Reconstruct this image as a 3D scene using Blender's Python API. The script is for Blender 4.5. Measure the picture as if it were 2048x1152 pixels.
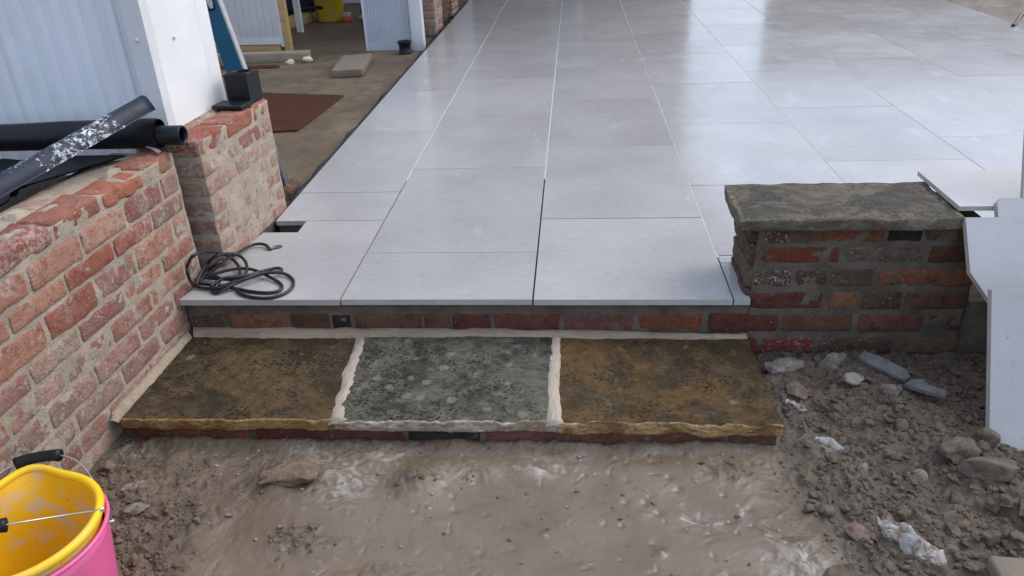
import bpy, math, random
import numpy as np
from mathutils import Vector, Matrix

# ------------------------------------------------------------------ camera, sky, sun, exposure
sc = bpy.context.scene
for o in list(bpy.data.objects):
    bpy.data.objects.remove(o)
R = math.radians
CAM = np.array([0.736, -2.1015, 1.1372])
PITCH, YAW, ROLL, FPX = 0.479394, -0.091382, -0.044671, 1555.07
_f = np.array([math.sin(YAW) * math.cos(PITCH), math.cos(YAW) * math.cos(PITCH), -math.sin(PITCH)])
_r = np.array([math.cos(YAW), -math.sin(YAW), 0.0])
_u = np.cross(_r, _f)
_c, _s = math.cos(ROLL), math.sin(ROLL)
_r2, _u2 = _c * _r + _s * _u, -_s * _r + _c * _u
cd = bpy.data.cameras.new('camera')
cd.sensor_width = 36.0
cd.lens = 36.0 * FPX / 2048.0
cd.clip_start, cd.clip_end = 0.05, 2000.0
cam = bpy.data.objects.new('camera', cd)
sc.collection.objects.link(cam)
cam.matrix_world = Matrix(((_r2[0], _u2[0], -_f[0], CAM[0]), (_r2[1], _u2[1], -_f[1], CAM[1]),
                           (_r2[2], _u2[2], -_f[2], CAM[2]), (0, 0, 0, 1)))
sc.camera = cam

SUN_ELEV, SUN_AZ = 48.0, 62.0       # azimuth measured from +Y towards +X: light from the right, a little from beyond
world = bpy.data.worlds.new('World')
sc.world = world
world.use_nodes = True
wn = world.node_tree
bg = wn.nodes['Background']
sky = wn.nodes.new('ShaderNodeTexSky')
sky.sky_type = 'NISHITA'
sky.sun_disc = False
sky.sun_elevation = R(SUN_ELEV)
sky.sun_rotation = R(SUN_AZ)
sky.air_density, sky.dust_density, sky.ozone_density = 1.0, 4.0, 1.0
wm = wn.nodes.new('ShaderNodeMix')
wm.data_type = 'RGBA'
wm.inputs[0].default_value = 0.62        # overcast: the same pale cloud over the whole sky
wm.inputs[7].default_value = (6.2, 7.3, 9.3, 1)
wn.links.new(sky.outputs[0], wm.inputs[6])
wn.links.new(wm.outputs[2], bg.inputs['Color'])
bg.inputs['Strength'].default_value = 0.14

sl = bpy.data.lights.new('sun', 'SUN')
sl.energy = 1.5
sl.angle = R(50)
sl.color = (1.0, 0.97, 0.93)
sun = bpy.data.objects.new('sun', sl)
sc.collection.objects.link(sun)
_d = Vector((math.sin(R(SUN_AZ)) * math.cos(R(SUN_ELEV)), math.cos(R(SUN_AZ)) * math.cos(R(SUN_ELEV)), math.sin(R(SUN_ELEV))))
sun.rotation_euler = _d.to_track_quat('Z', 'Y').to_euler()
sun.location = (6, 4, 8)

vs = sc.view_settings
vs.view_transform = 'Standard'
vs.look = 'None'
vs.exposure = 0.3
vs.gamma = 1.0
vs.use_curve_mapping = False

# ------------------------------------------------------------------ helpers
def lin(r, g, b):
    f = lambda c: (c / 255) / 12.92 if c / 255 <= 0.04045 else ((c / 255 + 0.055) / 1.055) ** 2.4
    return (f(r), f(g), f(b), 1.0)


def alb(r, g, b):
    return (r, g, b, 1.0)


def hsh(ix, iy, iz, seed):
    h = (ix * 374761393 + iy * 668265263 + iz * 2147483647 + seed * 974634777) & 0xFFFFFFFF
    h = ((h ^ (h >> 13)) * 1274126177) & 0xFFFFFFFF
    h = ((h ^ (h >> 16)) * 2246822519) & 0xFFFFFFFF
    return ((h ^ (h >> 15)) & 0xFFFFFF) / float(0xFFFFFF)


def vn(P, seed=0):
    """value noise in [-1, 1] at points P (n,3)"""
    P = np.asarray(P, float)
    I = np.floor(P).astype(np.int64)
    F = P - I
    F = F * F * F * (F * (F * 6 - 15) + 10)
    out = 0
    for dx in (0, 1):
        wx = F[:, 0] if dx else 1 - F[:, 0]
        for dy in (0, 1):
            wy = F[:, 1] if dy else 1 - F[:, 1]
            for dz in (0, 1):
                wz = F[:, 2] if dz else 1 - F[:, 2]
                out = out + wx * wy * wz * hsh(I[:, 0] + dx, I[:, 1] + dy, I[:, 2] + dz, seed)
    return out * 2 - 1


def fbm(P, freq, octv=3, seed=0, gain=0.5):
    P = np.asarray(P, float)
    a, t, o = 1.0, 0.0, 0
    for k in range(octv):
        o = o + a * vn(P * freq * (2.03 ** k) + 17.3 * k, seed + k)
        t += a
        a *= gain
    return o / t


def sstep(a, b, x):
    t = np.clip((x - a) / (b - a), 0, 1)
    return t * t * (3 - 2 * t)


COL = sc.collection


def mesh_obj(name, V, F, mats, parent=None, loc=(0, 0, 0), smooth=True, rotz=0.0, midx=None):
    me = bpy.data.meshes.new(name)
    V = np.asarray(V, float)
    me.from_pydata([tuple(v) for v in V.tolist()], [], F)
    me.update()
    if not isinstance(mats, (list, tuple)):
        mats = [mats]
    for m in mats:
        me.materials.append(m)
    if midx is not None:
        me.polygons.foreach_set('material_index', np.asarray(midx, dtype=np.int32))
    if smooth:
        me.polygons.foreach_set('use_smooth', [True] * len(me.polygons))
    o = bpy.data.objects.new(name, me)
    COL.objects.link(o)
    o.location = loc
    o.rotation_euler = (0, 0, rotz)
    if parent is not None:
        o.parent = parent
    return o


def tag(o, label=None, cat=None, group=None, kind=None):
    if label:
        o['label'] = label
    if cat:
        o['category'] = cat
    if group:
        o['group'] = group
    if kind:
        o['kind'] = kind
    return o


def thing(name, label, cat, loc=(0, 0, 0), rotz=0.0, group=None, kind=None):
    o = bpy.data.objects.new(name, None)
    o.empty_display_size = 0.05
    COL.objects.link(o)
    o.location = loc
    o.rotation_euler = (0, 0, rotz)
    return tag(o, label, cat, group, kind)


def lattice(ax, ay, az):
    """surface of a box whose lattice lines are given; returns verts, quads, side id per quad
       sides: 0 -x, 1 +x, 2 -y, 3 +y, 4 -z, 5 +z"""
    nx, ny, nz = len(ax), len(ay), len(az)
    idx, V, F, S = {}, [], [], []

    def g(i, j, k):
        key = (i, j, k)
        if key not in idx:
            idx[key] = len(V)
            V.append((ax[i], ay[j], az[k]))
        return idx[key]
    for j in range(ny - 1):
        for k in range(nz - 1):
            F.append((g(0, j, k), g(0, j, k + 1), g(0, j + 1, k + 1), g(0, j + 1, k))); S.append(0)
            F.append((g(nx - 1, j, k), g(nx - 1, j + 1, k), g(nx - 1, j + 1, k + 1), g(nx - 1, j, k + 1))); S.append(1)
    for i in range(nx - 1):
        for k in range(nz - 1):
            F.append((g(i, 0, k), g(i + 1, 0, k), g(i + 1, 0, k + 1), g(i, 0, k + 1))); S.append(2)
            F.append((g(i, ny - 1, k), g(i, ny - 1, k + 1), g(i + 1, ny - 1, k + 1), g(i + 1, ny - 1, k))); S.append(3)
    for i in range(nx - 1):
        for j in range(ny - 1):
            F.append((g(i, j, 0), g(i, j + 1, 0), g(i + 1, j + 1, 0), g(i + 1, j, 0))); S.append(4)
            F.append((g(i, j, nz - 1), g(i + 1, j, nz - 1), g(i + 1, j + 1, nz - 1), g(i, j + 1, nz - 1))); S.append(5)
    return np.array(V, float), F, S


def axis(l, n, r):
    h = l / 2
    if r <= 0:
        return np.linspace(-h, h, n + 1)
    return np.concatenate([[-h], np.linspace(-h + r, h - r, n), [h]])


def round_box(l, d, h, nx=4, ny=3, nz=3, r=0.004):
    V, F, S = lattice(axis(l, nx, r), axis(d, ny, r), axis(h, nz, r))
    if r > 0:
        H = np.array([l, d, h]) / 2 - r
        q = np.clip(V, -H, H)
        e = V - q
        n = np.linalg.norm(e, axis=1)
        m = n > 1e-9
        V[m] = q[m] + e[m] / n[m][:, None] * r
    return V, F, S


def box(name, x0, x1, y0, y1, z0, z1, m, parent=None, r=0.0, base=(0, 0, 0), smooth=None):
    l, d, h = x1 - x0, y1 - y0, z1 - z0
    if r > 0:
        V, F, _ = round_box(l, d, h, 2, 2, 2, r)
    else:
        V, F, _ = lattice(np.array([-l / 2, l / 2]), np.array([-d / 2, d / 2]), np.array([-h / 2, h / 2]))
    c = ((x0 + x1) / 2 - base[0], (y0 + y1) / 2 - base[1], (z0 + z1) / 2 - base[2])
    return mesh_obj(name, V, F, m, parent, c, smooth=(r > 0) if smooth is None else smooth)


def merge(parts):
    V, F, n = [], [], 0
    for v, f in parts:
        V.append(np.asarray(v, float))
        F += [tuple(i + n for i in q) for q in f]
        n += len(v)
    return np.concatenate(V), F


def tube_vf(P, r, sides=10, caps=True, closed=False):
    P = np.asarray(P, float)
    n = len(P)
    rr = np.full(n, r) if np.isscalar(r) else np.asarray(r, float)
    T = np.gradient(P, axis=0)
    T /= np.linalg.norm(T, axis=1)[:, None] + 1e-12
    a = np.array([0, 0, 1.0]) if abs(T[0][2]) < 0.9 else np.array([1.0, 0, 0])
    N = np.cross(T[0], a); N /= np.linalg.norm(N)
    V = []
    for i in range(n):
        N = N - T[i] * (N @ T[i]); N /= np.linalg.norm(N) + 1e-12
        B = np.cross(T[i], N)
        for k in range(sides):
            t = 2 * math.pi * k / sides
            V.append(P[i] + rr[i] * (math.cos(t) * N + math.sin(t) * B))
    F = []
    for i in range(n - 1):
        for k in range(sides):
            k2 = (k + 1) % sides
            F.append((i * sides + k, i * sides + k2, (i + 1) * sides + k2, (i + 1) * sides + k))
    if caps:
        F.append(tuple(range(sides - 1, -1, -1)))
        F.append(tuple((n - 1) * sides + k for k in range(sides)))
    return np.array(V), F


def catmull(P, k=8):
    P = np.asarray(P, float)
    Q = np.vstack([2 * P[0] - P[1], P, 2 * P[-1] - P[-2]])
    out = []
    for i in range(1, len(Q) - 2):
        for t in np.linspace(0, 1, k, endpoint=False):
            a, b, c, d = Q[i - 1], Q[i], Q[i + 1], Q[i + 2]
            out.append(0.5 * ((2 * b) + (c - a) * t + (2 * a - 5 * b + 4 * c - d) * t * t + (3 * b - a - 3 * c + d) * t ** 3))
    out.append(P[-1])
    return np.array(out)


def lathe_vf(prof, sides=48):
    """prof: list of (r, z); open surface"""
    V, F = [], []
    for r, z in prof:
        for k in range(sides):
            t = 2 * math.pi * k / sides
            V.append((r * math.cos(t), r * math.sin(t), z))
    for i in range(len(prof) - 1):
        for k in range(sides):
            k2 = (k + 1) % sides
            F.append((i * sides + k, i * sides + k2, (i + 1) * sides + k2, (i + 1) * sides + k))
    return np.array(V, float), F


def poly_solid(poly, origin, ex, ey, th):
    """extrude a 2D polygon lying in plane (origin, ex, ey) by th against the normal ex x ey"""
    ex, ey, o = np.array(ex, float), np.array(ey, float), np.array(origin, float)
    nrm = np.cross(ex, ey)
    a = [o + ex * p[0] + ey * p[1] for p in poly]
    b = [p - nrm * th for p in a]
    n = len(poly)
    F = [tuple(range(n)), tuple(range(2 * n - 1, n - 1, -1))]
    F += [(i, i + n, (i + 1) % n + n, (i + 1) % n) for i in range(n)]
    return np.array(a + b), F


def ico(sub=2):
    t = (1 + 5 ** 0.5) / 2
    V = [(-1, t, 0), (1, t, 0), (-1, -t, 0), (1, -t, 0), (0, -1, t), (0, 1, t), (0, -1, -t), (0, 1, -t), (t, 0, -1), (t, 0, 1), (-t, 0, -1), (-t, 0, 1)]
    V = [np.array(v) / np.linalg.norm(v) for v in V]
    F = [(0, 11, 5), (0, 5, 1), (0, 1, 7), (0, 7, 10), (0, 10, 11), (1, 5, 9), (5, 11, 4), (11, 10, 2), (10, 7, 6), (7, 1, 8),
         (3, 9, 4), (3, 4, 2), (3, 2, 6), (3, 6, 8), (3, 8, 9), (4, 9, 5), (2, 4, 11), (6, 2, 10), (8, 6, 7), (9, 8, 1)]
    for _ in range(sub):
        c, G = {}, []

        def mid(a, b):
            k = (min(a, b), max(a, b))
            if k not in c:
                m = V[a] + V[b]
                V.append(m / np.linalg.norm(m))
                c[k] = len(V) - 1
            return c[k]
        for a, b, d in F:
            x, y, z = mid(a, b), mid(b, d), mid(d, a)
            G += [(a, x, z), (b, y, x), (d, z, y), (x, y, z)]
        F = G
    return np.array(V), F


ICO = {k: ico(k) for k in (1, 2, 3, 4)}


def rock_vf(sx, sy, sz, seed, sub=2, rough=0.35, facets=0):
    V, F = ICO[sub]
    V = V.copy()
    rng = np.random.RandomState(seed)
    if facets:
        for _ in range(facets):
            n = rng.normal(size=3); n /= np.linalg.norm(n)
            d = rng.uniform(0.45, 0.8)
            s = V @ n - d
            V = V - np.outer(np.maximum(s, 0), n)
    V = V * (1 + rough * fbm(V + seed * 3.7, 1.3, 3, seed))[:, None]
    return V * np.array([sx, sy, sz]), F


def rot3(V, rx, ry, rz):
    M = np.array(Matrix.Rotation(rz, 3, 'Z') @ Matrix.Rotation(ry, 3, 'Y') @ Matrix.Rotation(rx, 3, 'X'))
    return V @ M.T


# ------------------------------------------------------------------ materials
class NB:
    def __init__(s, name):
        s.m = bpy.data.materials.new(name)
        s.m.use_nodes = True
        s.t = s.m.node_tree
        s.b = s.t.nodes['Principled BSDF']
        s.tc = None

    def node(s, typ, **kw):
        n = s.t.nodes.new(typ)
        for k, v in kw.items():
            setattr(n, k, v)
        return n

    def link(s, a, b):
        s.t.links.new(a, b)

    def put(s, sock, v):
        if isinstance(v, bpy.types.NodeSocket):
            s.link(v, sock)
        else:
            sock.default_value = v

    def coord(s, kind='Object', jitter=True, stretch=None):
        if s.tc is None:
            s.tc = s.node('ShaderNodeTexCoord')
        v = s.tc.outputs[kind]
        if kind == 'World':
            pass
        if jitter:
            oi = s.node('ShaderNodeObjectInfo')
            mu = s.math('MULTIPLY', oi.outputs['Random'], 37.0)
            ad = s.node('ShaderNodeVectorMath', operation='ADD')
            s.link(v, ad.inputs[0]); s.link(mu, ad.inputs[1])
            v = ad.outputs[0]
        if stretch:
            mp = s.node('ShaderNodeVectorMath', operation='MULTIPLY')
            s.link(v, mp.inputs[0]); mp.inputs[1].default_value = stretch
            v = mp.outputs[0]
        return v

    def pos(s, stretch=None):
        g = s.node('ShaderNodeNewGeometry')
        v = g.outputs['Position']
        if stretch:
            mp = s.node('ShaderNodeVectorMath', operation='MULTIPLY')
            s.link(v, mp.inputs[0]); mp.inputs[1].default_value = stretch
            v = mp.outputs[0]
        return v

    def rnd(s):
        return s.node('ShaderNodeObjectInfo').outputs['Random']

    def noise(s, vec, scale, detail=4, rough=0.55, dist=0.0):
        n = s.node('ShaderNodeTexNoise')
        s.link(vec, n.inputs['Vector'])
        n.inputs['Scale'].default_value = scale
        n.inputs['Detail'].default_value = detail
        n.inputs['Roughness'].default_value = rough
        n.inputs['Distortion'].default_value = dist
        return n.outputs['Fac']

    def voro(s, vec, scale, feature='F1', out='Distance', rnd=1.0):
        n = s.node('ShaderNodeTexVoronoi', feature=feature)
        s.link(vec, n.inputs['Vector'])
        n.inputs['Scale'].default_value = scale
        n.inputs['Randomness'].default_value = rnd
        return n.outputs[out]

    def math(s, op, a, b=0.5, c=None, clamp=False):
        n = s.node('ShaderNodeMath', operation=op, use_clamp=clamp)
        s.put(n.inputs[0], a); s.put(n.inputs[1], b)
        if c is not None:
            s.put(n.inputs[2], c)
        return n.outputs[0]

    def rng(s, v, a, b, c=0.0, d=1.0, smooth=True):
        n = s.node('ShaderNodeMapRange', interpolation_type='SMOOTHSTEP' if smooth else 'LINEAR')
        s.put(n.inputs[0], v)
        for i, q in enumerate((a, b, c, d)):
            s.put(n.inputs[i + 1], q)
        return n.outputs[0]

    def mix(s, fac, a, b, blend='MIX'):
        n = s.node('ShaderNodeMix', data_type='RGBA', blend_type=blend)
        s.put(n.inputs[0], fac); s.put(n.inputs[6], a); s.put(n.inputs[7], b)
        return n.outputs[2]

    def hsv(s, col, h=0.5, sat=1.0, v=1.0):
        n = s.node('ShaderNodeHueSaturation')
        s.put(n.inputs['Hue'], h); s.put(n.inputs['Saturation'], sat); s.put(n.inputs['Value'], v); s.put(n.inputs['Color'], col)
        return n.outputs[0]

    def attr(s, name):
        return s.node('ShaderNodeAttribute', attribute_name=name).outputs['Fac']

    def bump(s, h, strength=0.5, dist=0.01):
        n = s.node('ShaderNodeBump')
        n.inputs['Strength'].default_value = strength
        n.inputs['Distance'].default_value = dist
        s.link(h, n.inputs['Height'])
        s.link(n.outputs[0], s.b.inputs['Normal'])

    def done(s, col, rough=0.7, spec=0.5, metal=0.0):
        s.put(s.b.inputs['Base Color'], col)
        s.put(s.b.inputs['Roughness'], rough)
        s.b.inputs['Specular IOR Level'].default_value = spec
        s.b.inputs['Metallic'].default_value = metal
        return s.m


def plain(name, col, rough=0.5, spec=0.5, metal=0.0, dirt=None, dirt_amt=0.4, scale=8.0, bump=0.0):
    b = NB(name)
    v = b.coord()
    n = b.noise(v, scale, 6, 0.6)
    c = b.mix(b.rng(n, 0.3, 0.75), tuple(x * 0.86 for x in col[:3]) + (1,), col)
    if dirt:
        n2 = b.noise(v, scale * 2.7, 8, 0.7)
        c = b.mix(b.rng(n2, 0.62 - dirt_amt * 0.2, 0.75, 0, 1), c, dirt)
    r = b.rng(n, 0.3, 0.7, max(rough - 0.08, 0.03), min(rough + 0.1, 1))
    if bump > 0:
        b.bump(b.noise(v, scale * 6, 5, 0.6), bump, 0.004)
    return b.done(c, r, spec, metal)


MORTAR_C = alb(0.44, 0.365, 0.285)
MORTAR_GREY = alb(0.165, 0.135, 0.105)


def brick_mat(name, c1, c2, smear, fleck, smear_col=MORTAR_C, pits=0.6, val=0.22, white=0.0):
    b = NB(name)
    v = b.coord('Object')
    p = b.pos()
    n1 = b.noise(v, 13, 7, 0.68)
    c = b.mix(b.rng(n1, 0.38, 0.62), c1, c2)
    c = b.hsv(c, b.rng(b.rnd(), 0, 1, 0.49, 0.512, False), b.rng(b.rnd(), 0, 1, 1.05, 0.85, False), b.rng(b.rnd(), 0, 1, 1 - val, 1 + val, False))
    n2 = b.noise(v, 150, 5, 0.75)
    c = b.mix(b.rng(n2, 0.54, 0.68, 0, pits), c, tuple(x * 0.22 for x in c1[:3]) + (1,))
    c = b.mix(b.rng(b.noise(v, 36, 6, 0.7), 0.50, 0.64, 0, 0.55), c, tuple(x * 0.45 for x in c1[:3]) + (1,))
    n3 = b.noise(p, 24, 9, 0.78, 0.35)
    th = 0.74 - 0.36 * smear
    sm = b.rng(n3, th - 0.02, th + 0.05, 0, 0.86)
    c = b.mix(sm, c, b.mix(n2, tuple(x * 0.7 for x in smear_col[:3]) + (1,), tuple(min(1, x * 1.25) for x in smear_col[:3]) + (1,)))
    n5 = b.noise(p, 105, 5, 0.8)
    th2 = 0.72 - 0.26 * fleck
    c = b.mix(b.rng(n5, th2, th2 + 0.03, 0, 0.85), c, alb(0.55, 0.48, 0.42))
    if white > 0:
        # lime bloom in cloudy patches of its own
        n6 = b.noise(p, 3.4, 4, 0.6)
        c = b.mix(b.math('MULTIPLY', b.rng(n6, 0.53, 0.64, 0, white), b.rng(b.noise(p, 60, 7, 0.75), 0.42, 0.60)), c, alb(0.62, 0.56, 0.50))
    h = b.math('ADD', b.math('MULTIPLY', n2, 0.8), b.math('ADD', b.noise(v, 42, 6, 0.7), b.math('MULTIPLY', sm, 0.25)))
    b.bump(h, 1.0, 0.008)
    return b.done(c, b.rng(n1, 0.3, 0.7, 0.72, 0.92), 0.3)


def mortar_mat(name, col, streak=None, dark=0.6, bump=0.6, scale=60, rough=0.9):
    b = NB(name)
    p = b.pos(streak)
    n = b.noise(p, scale * 0.22, 6, 0.62)
    n2 = b.noise(p, scale * 2, 5, 0.7)
    c = b.mix(b.rng(n, 0.3, 0.72), tuple(x * dark for x in col[:3]) + (1,), col)
    c = b.mix(b.rng(n2, 0.53, 0.68, 0, 0.6), c, tuple(x * 0.42 for x in col[:3]) + (1,))
    b.bump(b.math('ADD', n2, b.math('MULTIPLY', n, 1.2)), bump, 0.006)
    return b.done(c, rough, 0.3)


M = {}
# left wall: soft pinkish red, heavily smeared
M['b_red'] = brick_mat('brick_red', alb(0.3705, 0.1256, 0.0744), alb(0.418, 0.1814, 0.1209), 0.47, 0.42, white=0.6)
M['b_pink'] = brick_mat('brick_pink', alb(0.361, 0.1535, 0.1116), alb(0.399, 0.2325, 0.1767), 0.52, 0.5, white=0.75)
M['b_orange'] = brick_mat('brick_orange', alb(0.418, 0.1302, 0.0651), alb(0.437, 0.1721, 0.1023), 0.18, 0.2)
M['b_pale'] = brick_mat('brick_smeared', alb(0.361, 0.186, 0.1395), alb(0.418, 0.279, 0.2185), 0.60, 0.5, white=0.9)
M['b_pier'] = brick_mat('brick_pier_face', alb(0.42, 0.20, 0.145), alb(0.46, 0.29, 0.22), 0.66, 0.45)
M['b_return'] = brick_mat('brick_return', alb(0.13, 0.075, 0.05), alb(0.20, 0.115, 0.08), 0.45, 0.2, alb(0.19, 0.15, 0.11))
# right pier and risers: dark old reds, taken darker still to stand in for shade
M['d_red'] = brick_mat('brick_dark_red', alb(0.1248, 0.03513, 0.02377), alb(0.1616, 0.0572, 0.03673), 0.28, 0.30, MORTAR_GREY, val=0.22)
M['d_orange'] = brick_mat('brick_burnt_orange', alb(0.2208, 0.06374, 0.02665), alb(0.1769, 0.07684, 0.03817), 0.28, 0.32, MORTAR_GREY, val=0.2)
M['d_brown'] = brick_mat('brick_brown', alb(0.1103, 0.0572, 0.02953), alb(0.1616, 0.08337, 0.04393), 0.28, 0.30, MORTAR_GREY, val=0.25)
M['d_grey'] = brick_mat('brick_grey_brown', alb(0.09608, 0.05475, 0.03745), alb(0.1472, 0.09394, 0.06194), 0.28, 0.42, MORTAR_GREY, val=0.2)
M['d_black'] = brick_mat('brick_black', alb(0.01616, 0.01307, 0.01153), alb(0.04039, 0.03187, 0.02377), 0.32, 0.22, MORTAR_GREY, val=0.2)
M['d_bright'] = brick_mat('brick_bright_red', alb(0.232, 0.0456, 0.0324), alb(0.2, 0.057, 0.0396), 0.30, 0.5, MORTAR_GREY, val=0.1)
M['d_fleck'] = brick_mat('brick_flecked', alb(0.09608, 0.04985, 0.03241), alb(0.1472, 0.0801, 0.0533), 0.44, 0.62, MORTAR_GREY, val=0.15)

M['mortar_wall'] = mortar_mat('mortar_wall', alb(0.45, 0.37, 0.285), dark=0.74, bump=0.9)
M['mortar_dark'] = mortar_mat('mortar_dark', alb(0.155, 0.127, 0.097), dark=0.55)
M['mortar_bed'] = mortar_mat('mortar_bed', alb(0.187, 0.1573, 0.1232), dark=0.55)
M['mortar_new'] = mortar_mat('mortar_new', alb(0.41, 0.3261, 0.2429), dark=0.74, bump=0.9)
M['mortar_joint'] = mortar_mat('mortar_joint', alb(0.4592, 0.385, 0.3091), streak=(1.0, 0.16, 1.0), dark=0.66, bump=1.0)
M['mortar_back'] = mortar_mat('mortar_back', alb(0.3854, 0.3025, 0.2208), streak=(0.22, 1.0, 1.0), dark=0.66, bump=1.0)


def tile_mat(name, c=(0.388, 0.376, 0.368), wet=True):
    b = NB(name)
    p = b.pos()
    v = b.coord('Object', stretch=(1.0, 1.0, 1.0))
    big = b.noise(v, 2.3, 5, 0.6, 0.4)
    fine = b.noise(v, 34, 6, 0.7)
    fl = b.noise(b.coord('Object', stretch=(1.0, 2.6, 1.0)), 22, 5, 0.75, 0.6)
    col = b.mix(b.rng(big, 0.3, 0.7), alb(c[0] * 0.90, c[1] * 0.90, c[2] * 0.91), alb(c[0] * 1.06, c[1] * 1.06, c[2] * 1.06))
    col = b.mix(b.rng(fine, 0.54, 0.68, 0, 0.45), col, alb(c[0] * 0.74, c[1] * 0.73, c[2] * 0.72))
    col = b.mix(b.rng(fl, 0.58, 0.68, 0, 0.6), col, alb(0.46, 0.46, 0.47))
    col = b.hsv(col, 0.5, 1.0, b.rng(b.rnd(), 0, 1, 0.93, 1.05, False))
    if wet:
        w = b.noise(p, 1.1, 4, 0.55)
        w2 = b.noise(p, 7.0, 5, 0.6)
        rough = b.math('ADD', b.rng(w, 0.35, 0.68, 0.15, 0.23), b.rng(w2, 0.35, 0.7, -0.02, 0.04))
        haze = b.noise(b.pos((1.0, 0.45, 1.0)), 6.0, 5, 0.6)
        col = b.mix(b.rng(haze, 0.60, 0.72, 0, 0.42), col, alb(0.50, 0.50, 0.52))
        spec = 0.75
    else:
        rough, spec = b.rng(big, 0.3, 0.7, 0.42, 0.55), 0.4
        sp = b.noise(p, 26, 3, 0.5, 1.0)
        col = b.mix(b.rng(sp, 0.735, 0.76, 0, 0.8), col, alb(0.17, 0.15, 0.13))
    b.bump(fine, 0.05, 0.002)
    return b.done(col, rough, spec)


M['tile'] = tile_mat('porcelain_tile')
M['tile_lean'] = tile_mat('porcelain_tile_splashed', (0.475, 0.46, 0.45), wet=False)
M['tile_edge'] = plain('porcelain_edge', alb(0.46, 0.43, 0.39), 0.6, 0.3, scale=20)
M['grout'] = mortar_mat('grout_pale', alb(0.62, 0.62, 0.62), dark=0.75, bump=0.2, rough=0.6)
M['membrane'] = plain('black_membrane', alb(0.012, 0.012, 0.014), 0.45, 0.4, scale=10, dirt=alb(0.10, 0.085, 0.07))


def flag_mat(name, c1, c2, c3, lichen, dark_amt, e1, e2, e3, grey=0.5):
    b = NB(name)
    v = b.coord('Object')
    n1 = b.noise(v, 4.2, 9, 0.72, 0.6)
    n2 = b.noise(v, 34, 8, 0.75)
    n3 = b.noise(v, 120, 5, 0.78)
    c = b.mix(b.rng(n1, 0.42, 0.56), c1, c2)
    c = b.mix(b.rng(b.noise(v, 7.5, 6, 0.65, 0.8), 0.52, 0.64, 0, grey), c, c3)
    c = b.mix(b.rng(n2, 0.50, 0.66, 0, 0.65), c, tuple(x * 0.42 for x in c1[:3]) + (1,))
    c = b.mix(b.rng(n2, 0.46, 0.36, 0, 0.55), c, tuple(min(1, x * 1.7) for x in c2[:3]) + (1,))
    # black lichen specks and small pits, denser in drifts
    d = b.voro(b.coord('Object', stretch=(0.75, 1.25, 1.0)), 92)
    drift = b.noise(v, 7, 5, 0.7)
    msk = b.rng(drift, 0.40, 0.62, 0.06, 0.40 * dark_amt + 0.06)
    spk = b.rng(b.math('SUBTRACT', msk, b.math('ADD', d, b.math('MULTIPLY', b.math('SUBTRACT', n3, 0.5), 0.55))), -0.03, 0.05)
    c = b.mix(b.math('MULTIPLY', spk, 0.9), c, alb(0.014, 0.013, 0.010))
    c = b.mix(b.rng(b.noise(v, 14, 9, 0.8, 0.3), 0.55, 0.63, 0, dark_amt * 0.8), c, alb(0.032, 0.028, 0.02))
    # pale lichen rosettes
    n4 = b.noise(v, 75, 5, 0.7)
    d2 = b.voro(v, 21)
    ro = b.math('ADD', d2, b.math('MULTIPLY', b.math('SUBTRACT', n4, 0.5), 0.75))
    sepx = b.node('ShaderNodeSeparateColor')
    b.link(b.voro(v, 21, out='Color'), sepx.inputs[0])
    sel = b.math('GREATER_THAN', sepx.outputs[0], 1.0 - 0.22 * lichen)
    c = b.mix(b.math('MULTIPLY', b.math('MULTIPLY', b.rng(ro, 0.36, 0.22), sel), 0.48), c, alb(0.27, 0.26, 0.185))
    c = b.mix(b.rng(n3, 0.60, 0.70, 0, 0.5), c, alb(0.25, 0.225, 0.165))
    # freshly broken stone on the front face
    ve = b.coord('Object', stretch=(1, 1, 1.8))
    q = b.noise(ve, 30, 7, 0.75, 0.4)
    q2 = b.noise(ve, 10, 5, 0.65)
    ce = b.mix(b.rng(q, 0.42, 0.60), e1, e2)
    ce = b.mix(b.rng(q2, 0.48, 0.60, 0, 0.85), ce, e3)
    ce = b.mix(b.rng(n3, 0.56, 0.68, 0, 0.6), ce, tuple(x * 0.3 for x in e3[:3]) + (1,))
    em = b.rng(b.math('ADD', b.attr('edge'), b.math('MULTIPLY', b.math('SUBTRACT', n2, 0.5), 0.9)), 0.40, 0.54)
    c = b.mix(em, c, ce)
    h = b.math('ADD', b.math('MULTIPLY', n2, 1.0), b.math('SUBTRACT', b.math('MULTIPLY', n3, 0.7), b.math('MULTIPLY', spk, 0.6)))
    h = b.math('ADD', h, b.math('MULTIPLY', b.math('MULTIPLY', q, em), 1.4))
    b.bump(h, 1.0, 0.008)
    return b.done(c, b.rng(n2, 0.3, 0.7, 0.6, 0.9), 0.25)


OCH = (alb(0.40, 0.235, 0.085), alb(0.52, 0.35, 0.16), alb(0.29, 0.15, 0.055))
PAL = (alb(0.46, 0.37, 0.25), alb(0.60, 0.53, 0.43), alb(0.33, 0.23, 0.13))
GLD = (alb(0.42, 0.245, 0.085), alb(0.56, 0.38, 0.19), alb(0.20, 0.10, 0.04))
MOS = (alb(0.15, 0.125, 0.085), alb(0.23, 0.195, 0.14), alb(0.10, 0.085, 0.055))
M['flag_brown'] = flag_mat('flagstone_brown', alb(0.0444, 0.0301, 0.01488), alb(0.1051, 0.0672, 0.02914), alb(0.06512, 0.0532, 0.0372), 0.45, 0.95, *OCH)
M['flag_grey'] = flag_mat('flagstone_grey_green', alb(0.03848, 0.0385, 0.02914), alb(0.1258, 0.1162, 0.0899), alb(0.0925, 0.0784, 0.05704), 1.3, 0.85, *PAL)
M['flag_ochre'] = flag_mat('flagstone_ochre', alb(0.05772, 0.0371, 0.01674), alb(0.1243, 0.0714, 0.0248), alb(0.074, 0.0574, 0.03844), 0.15, 0.75, *GLD)
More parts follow.
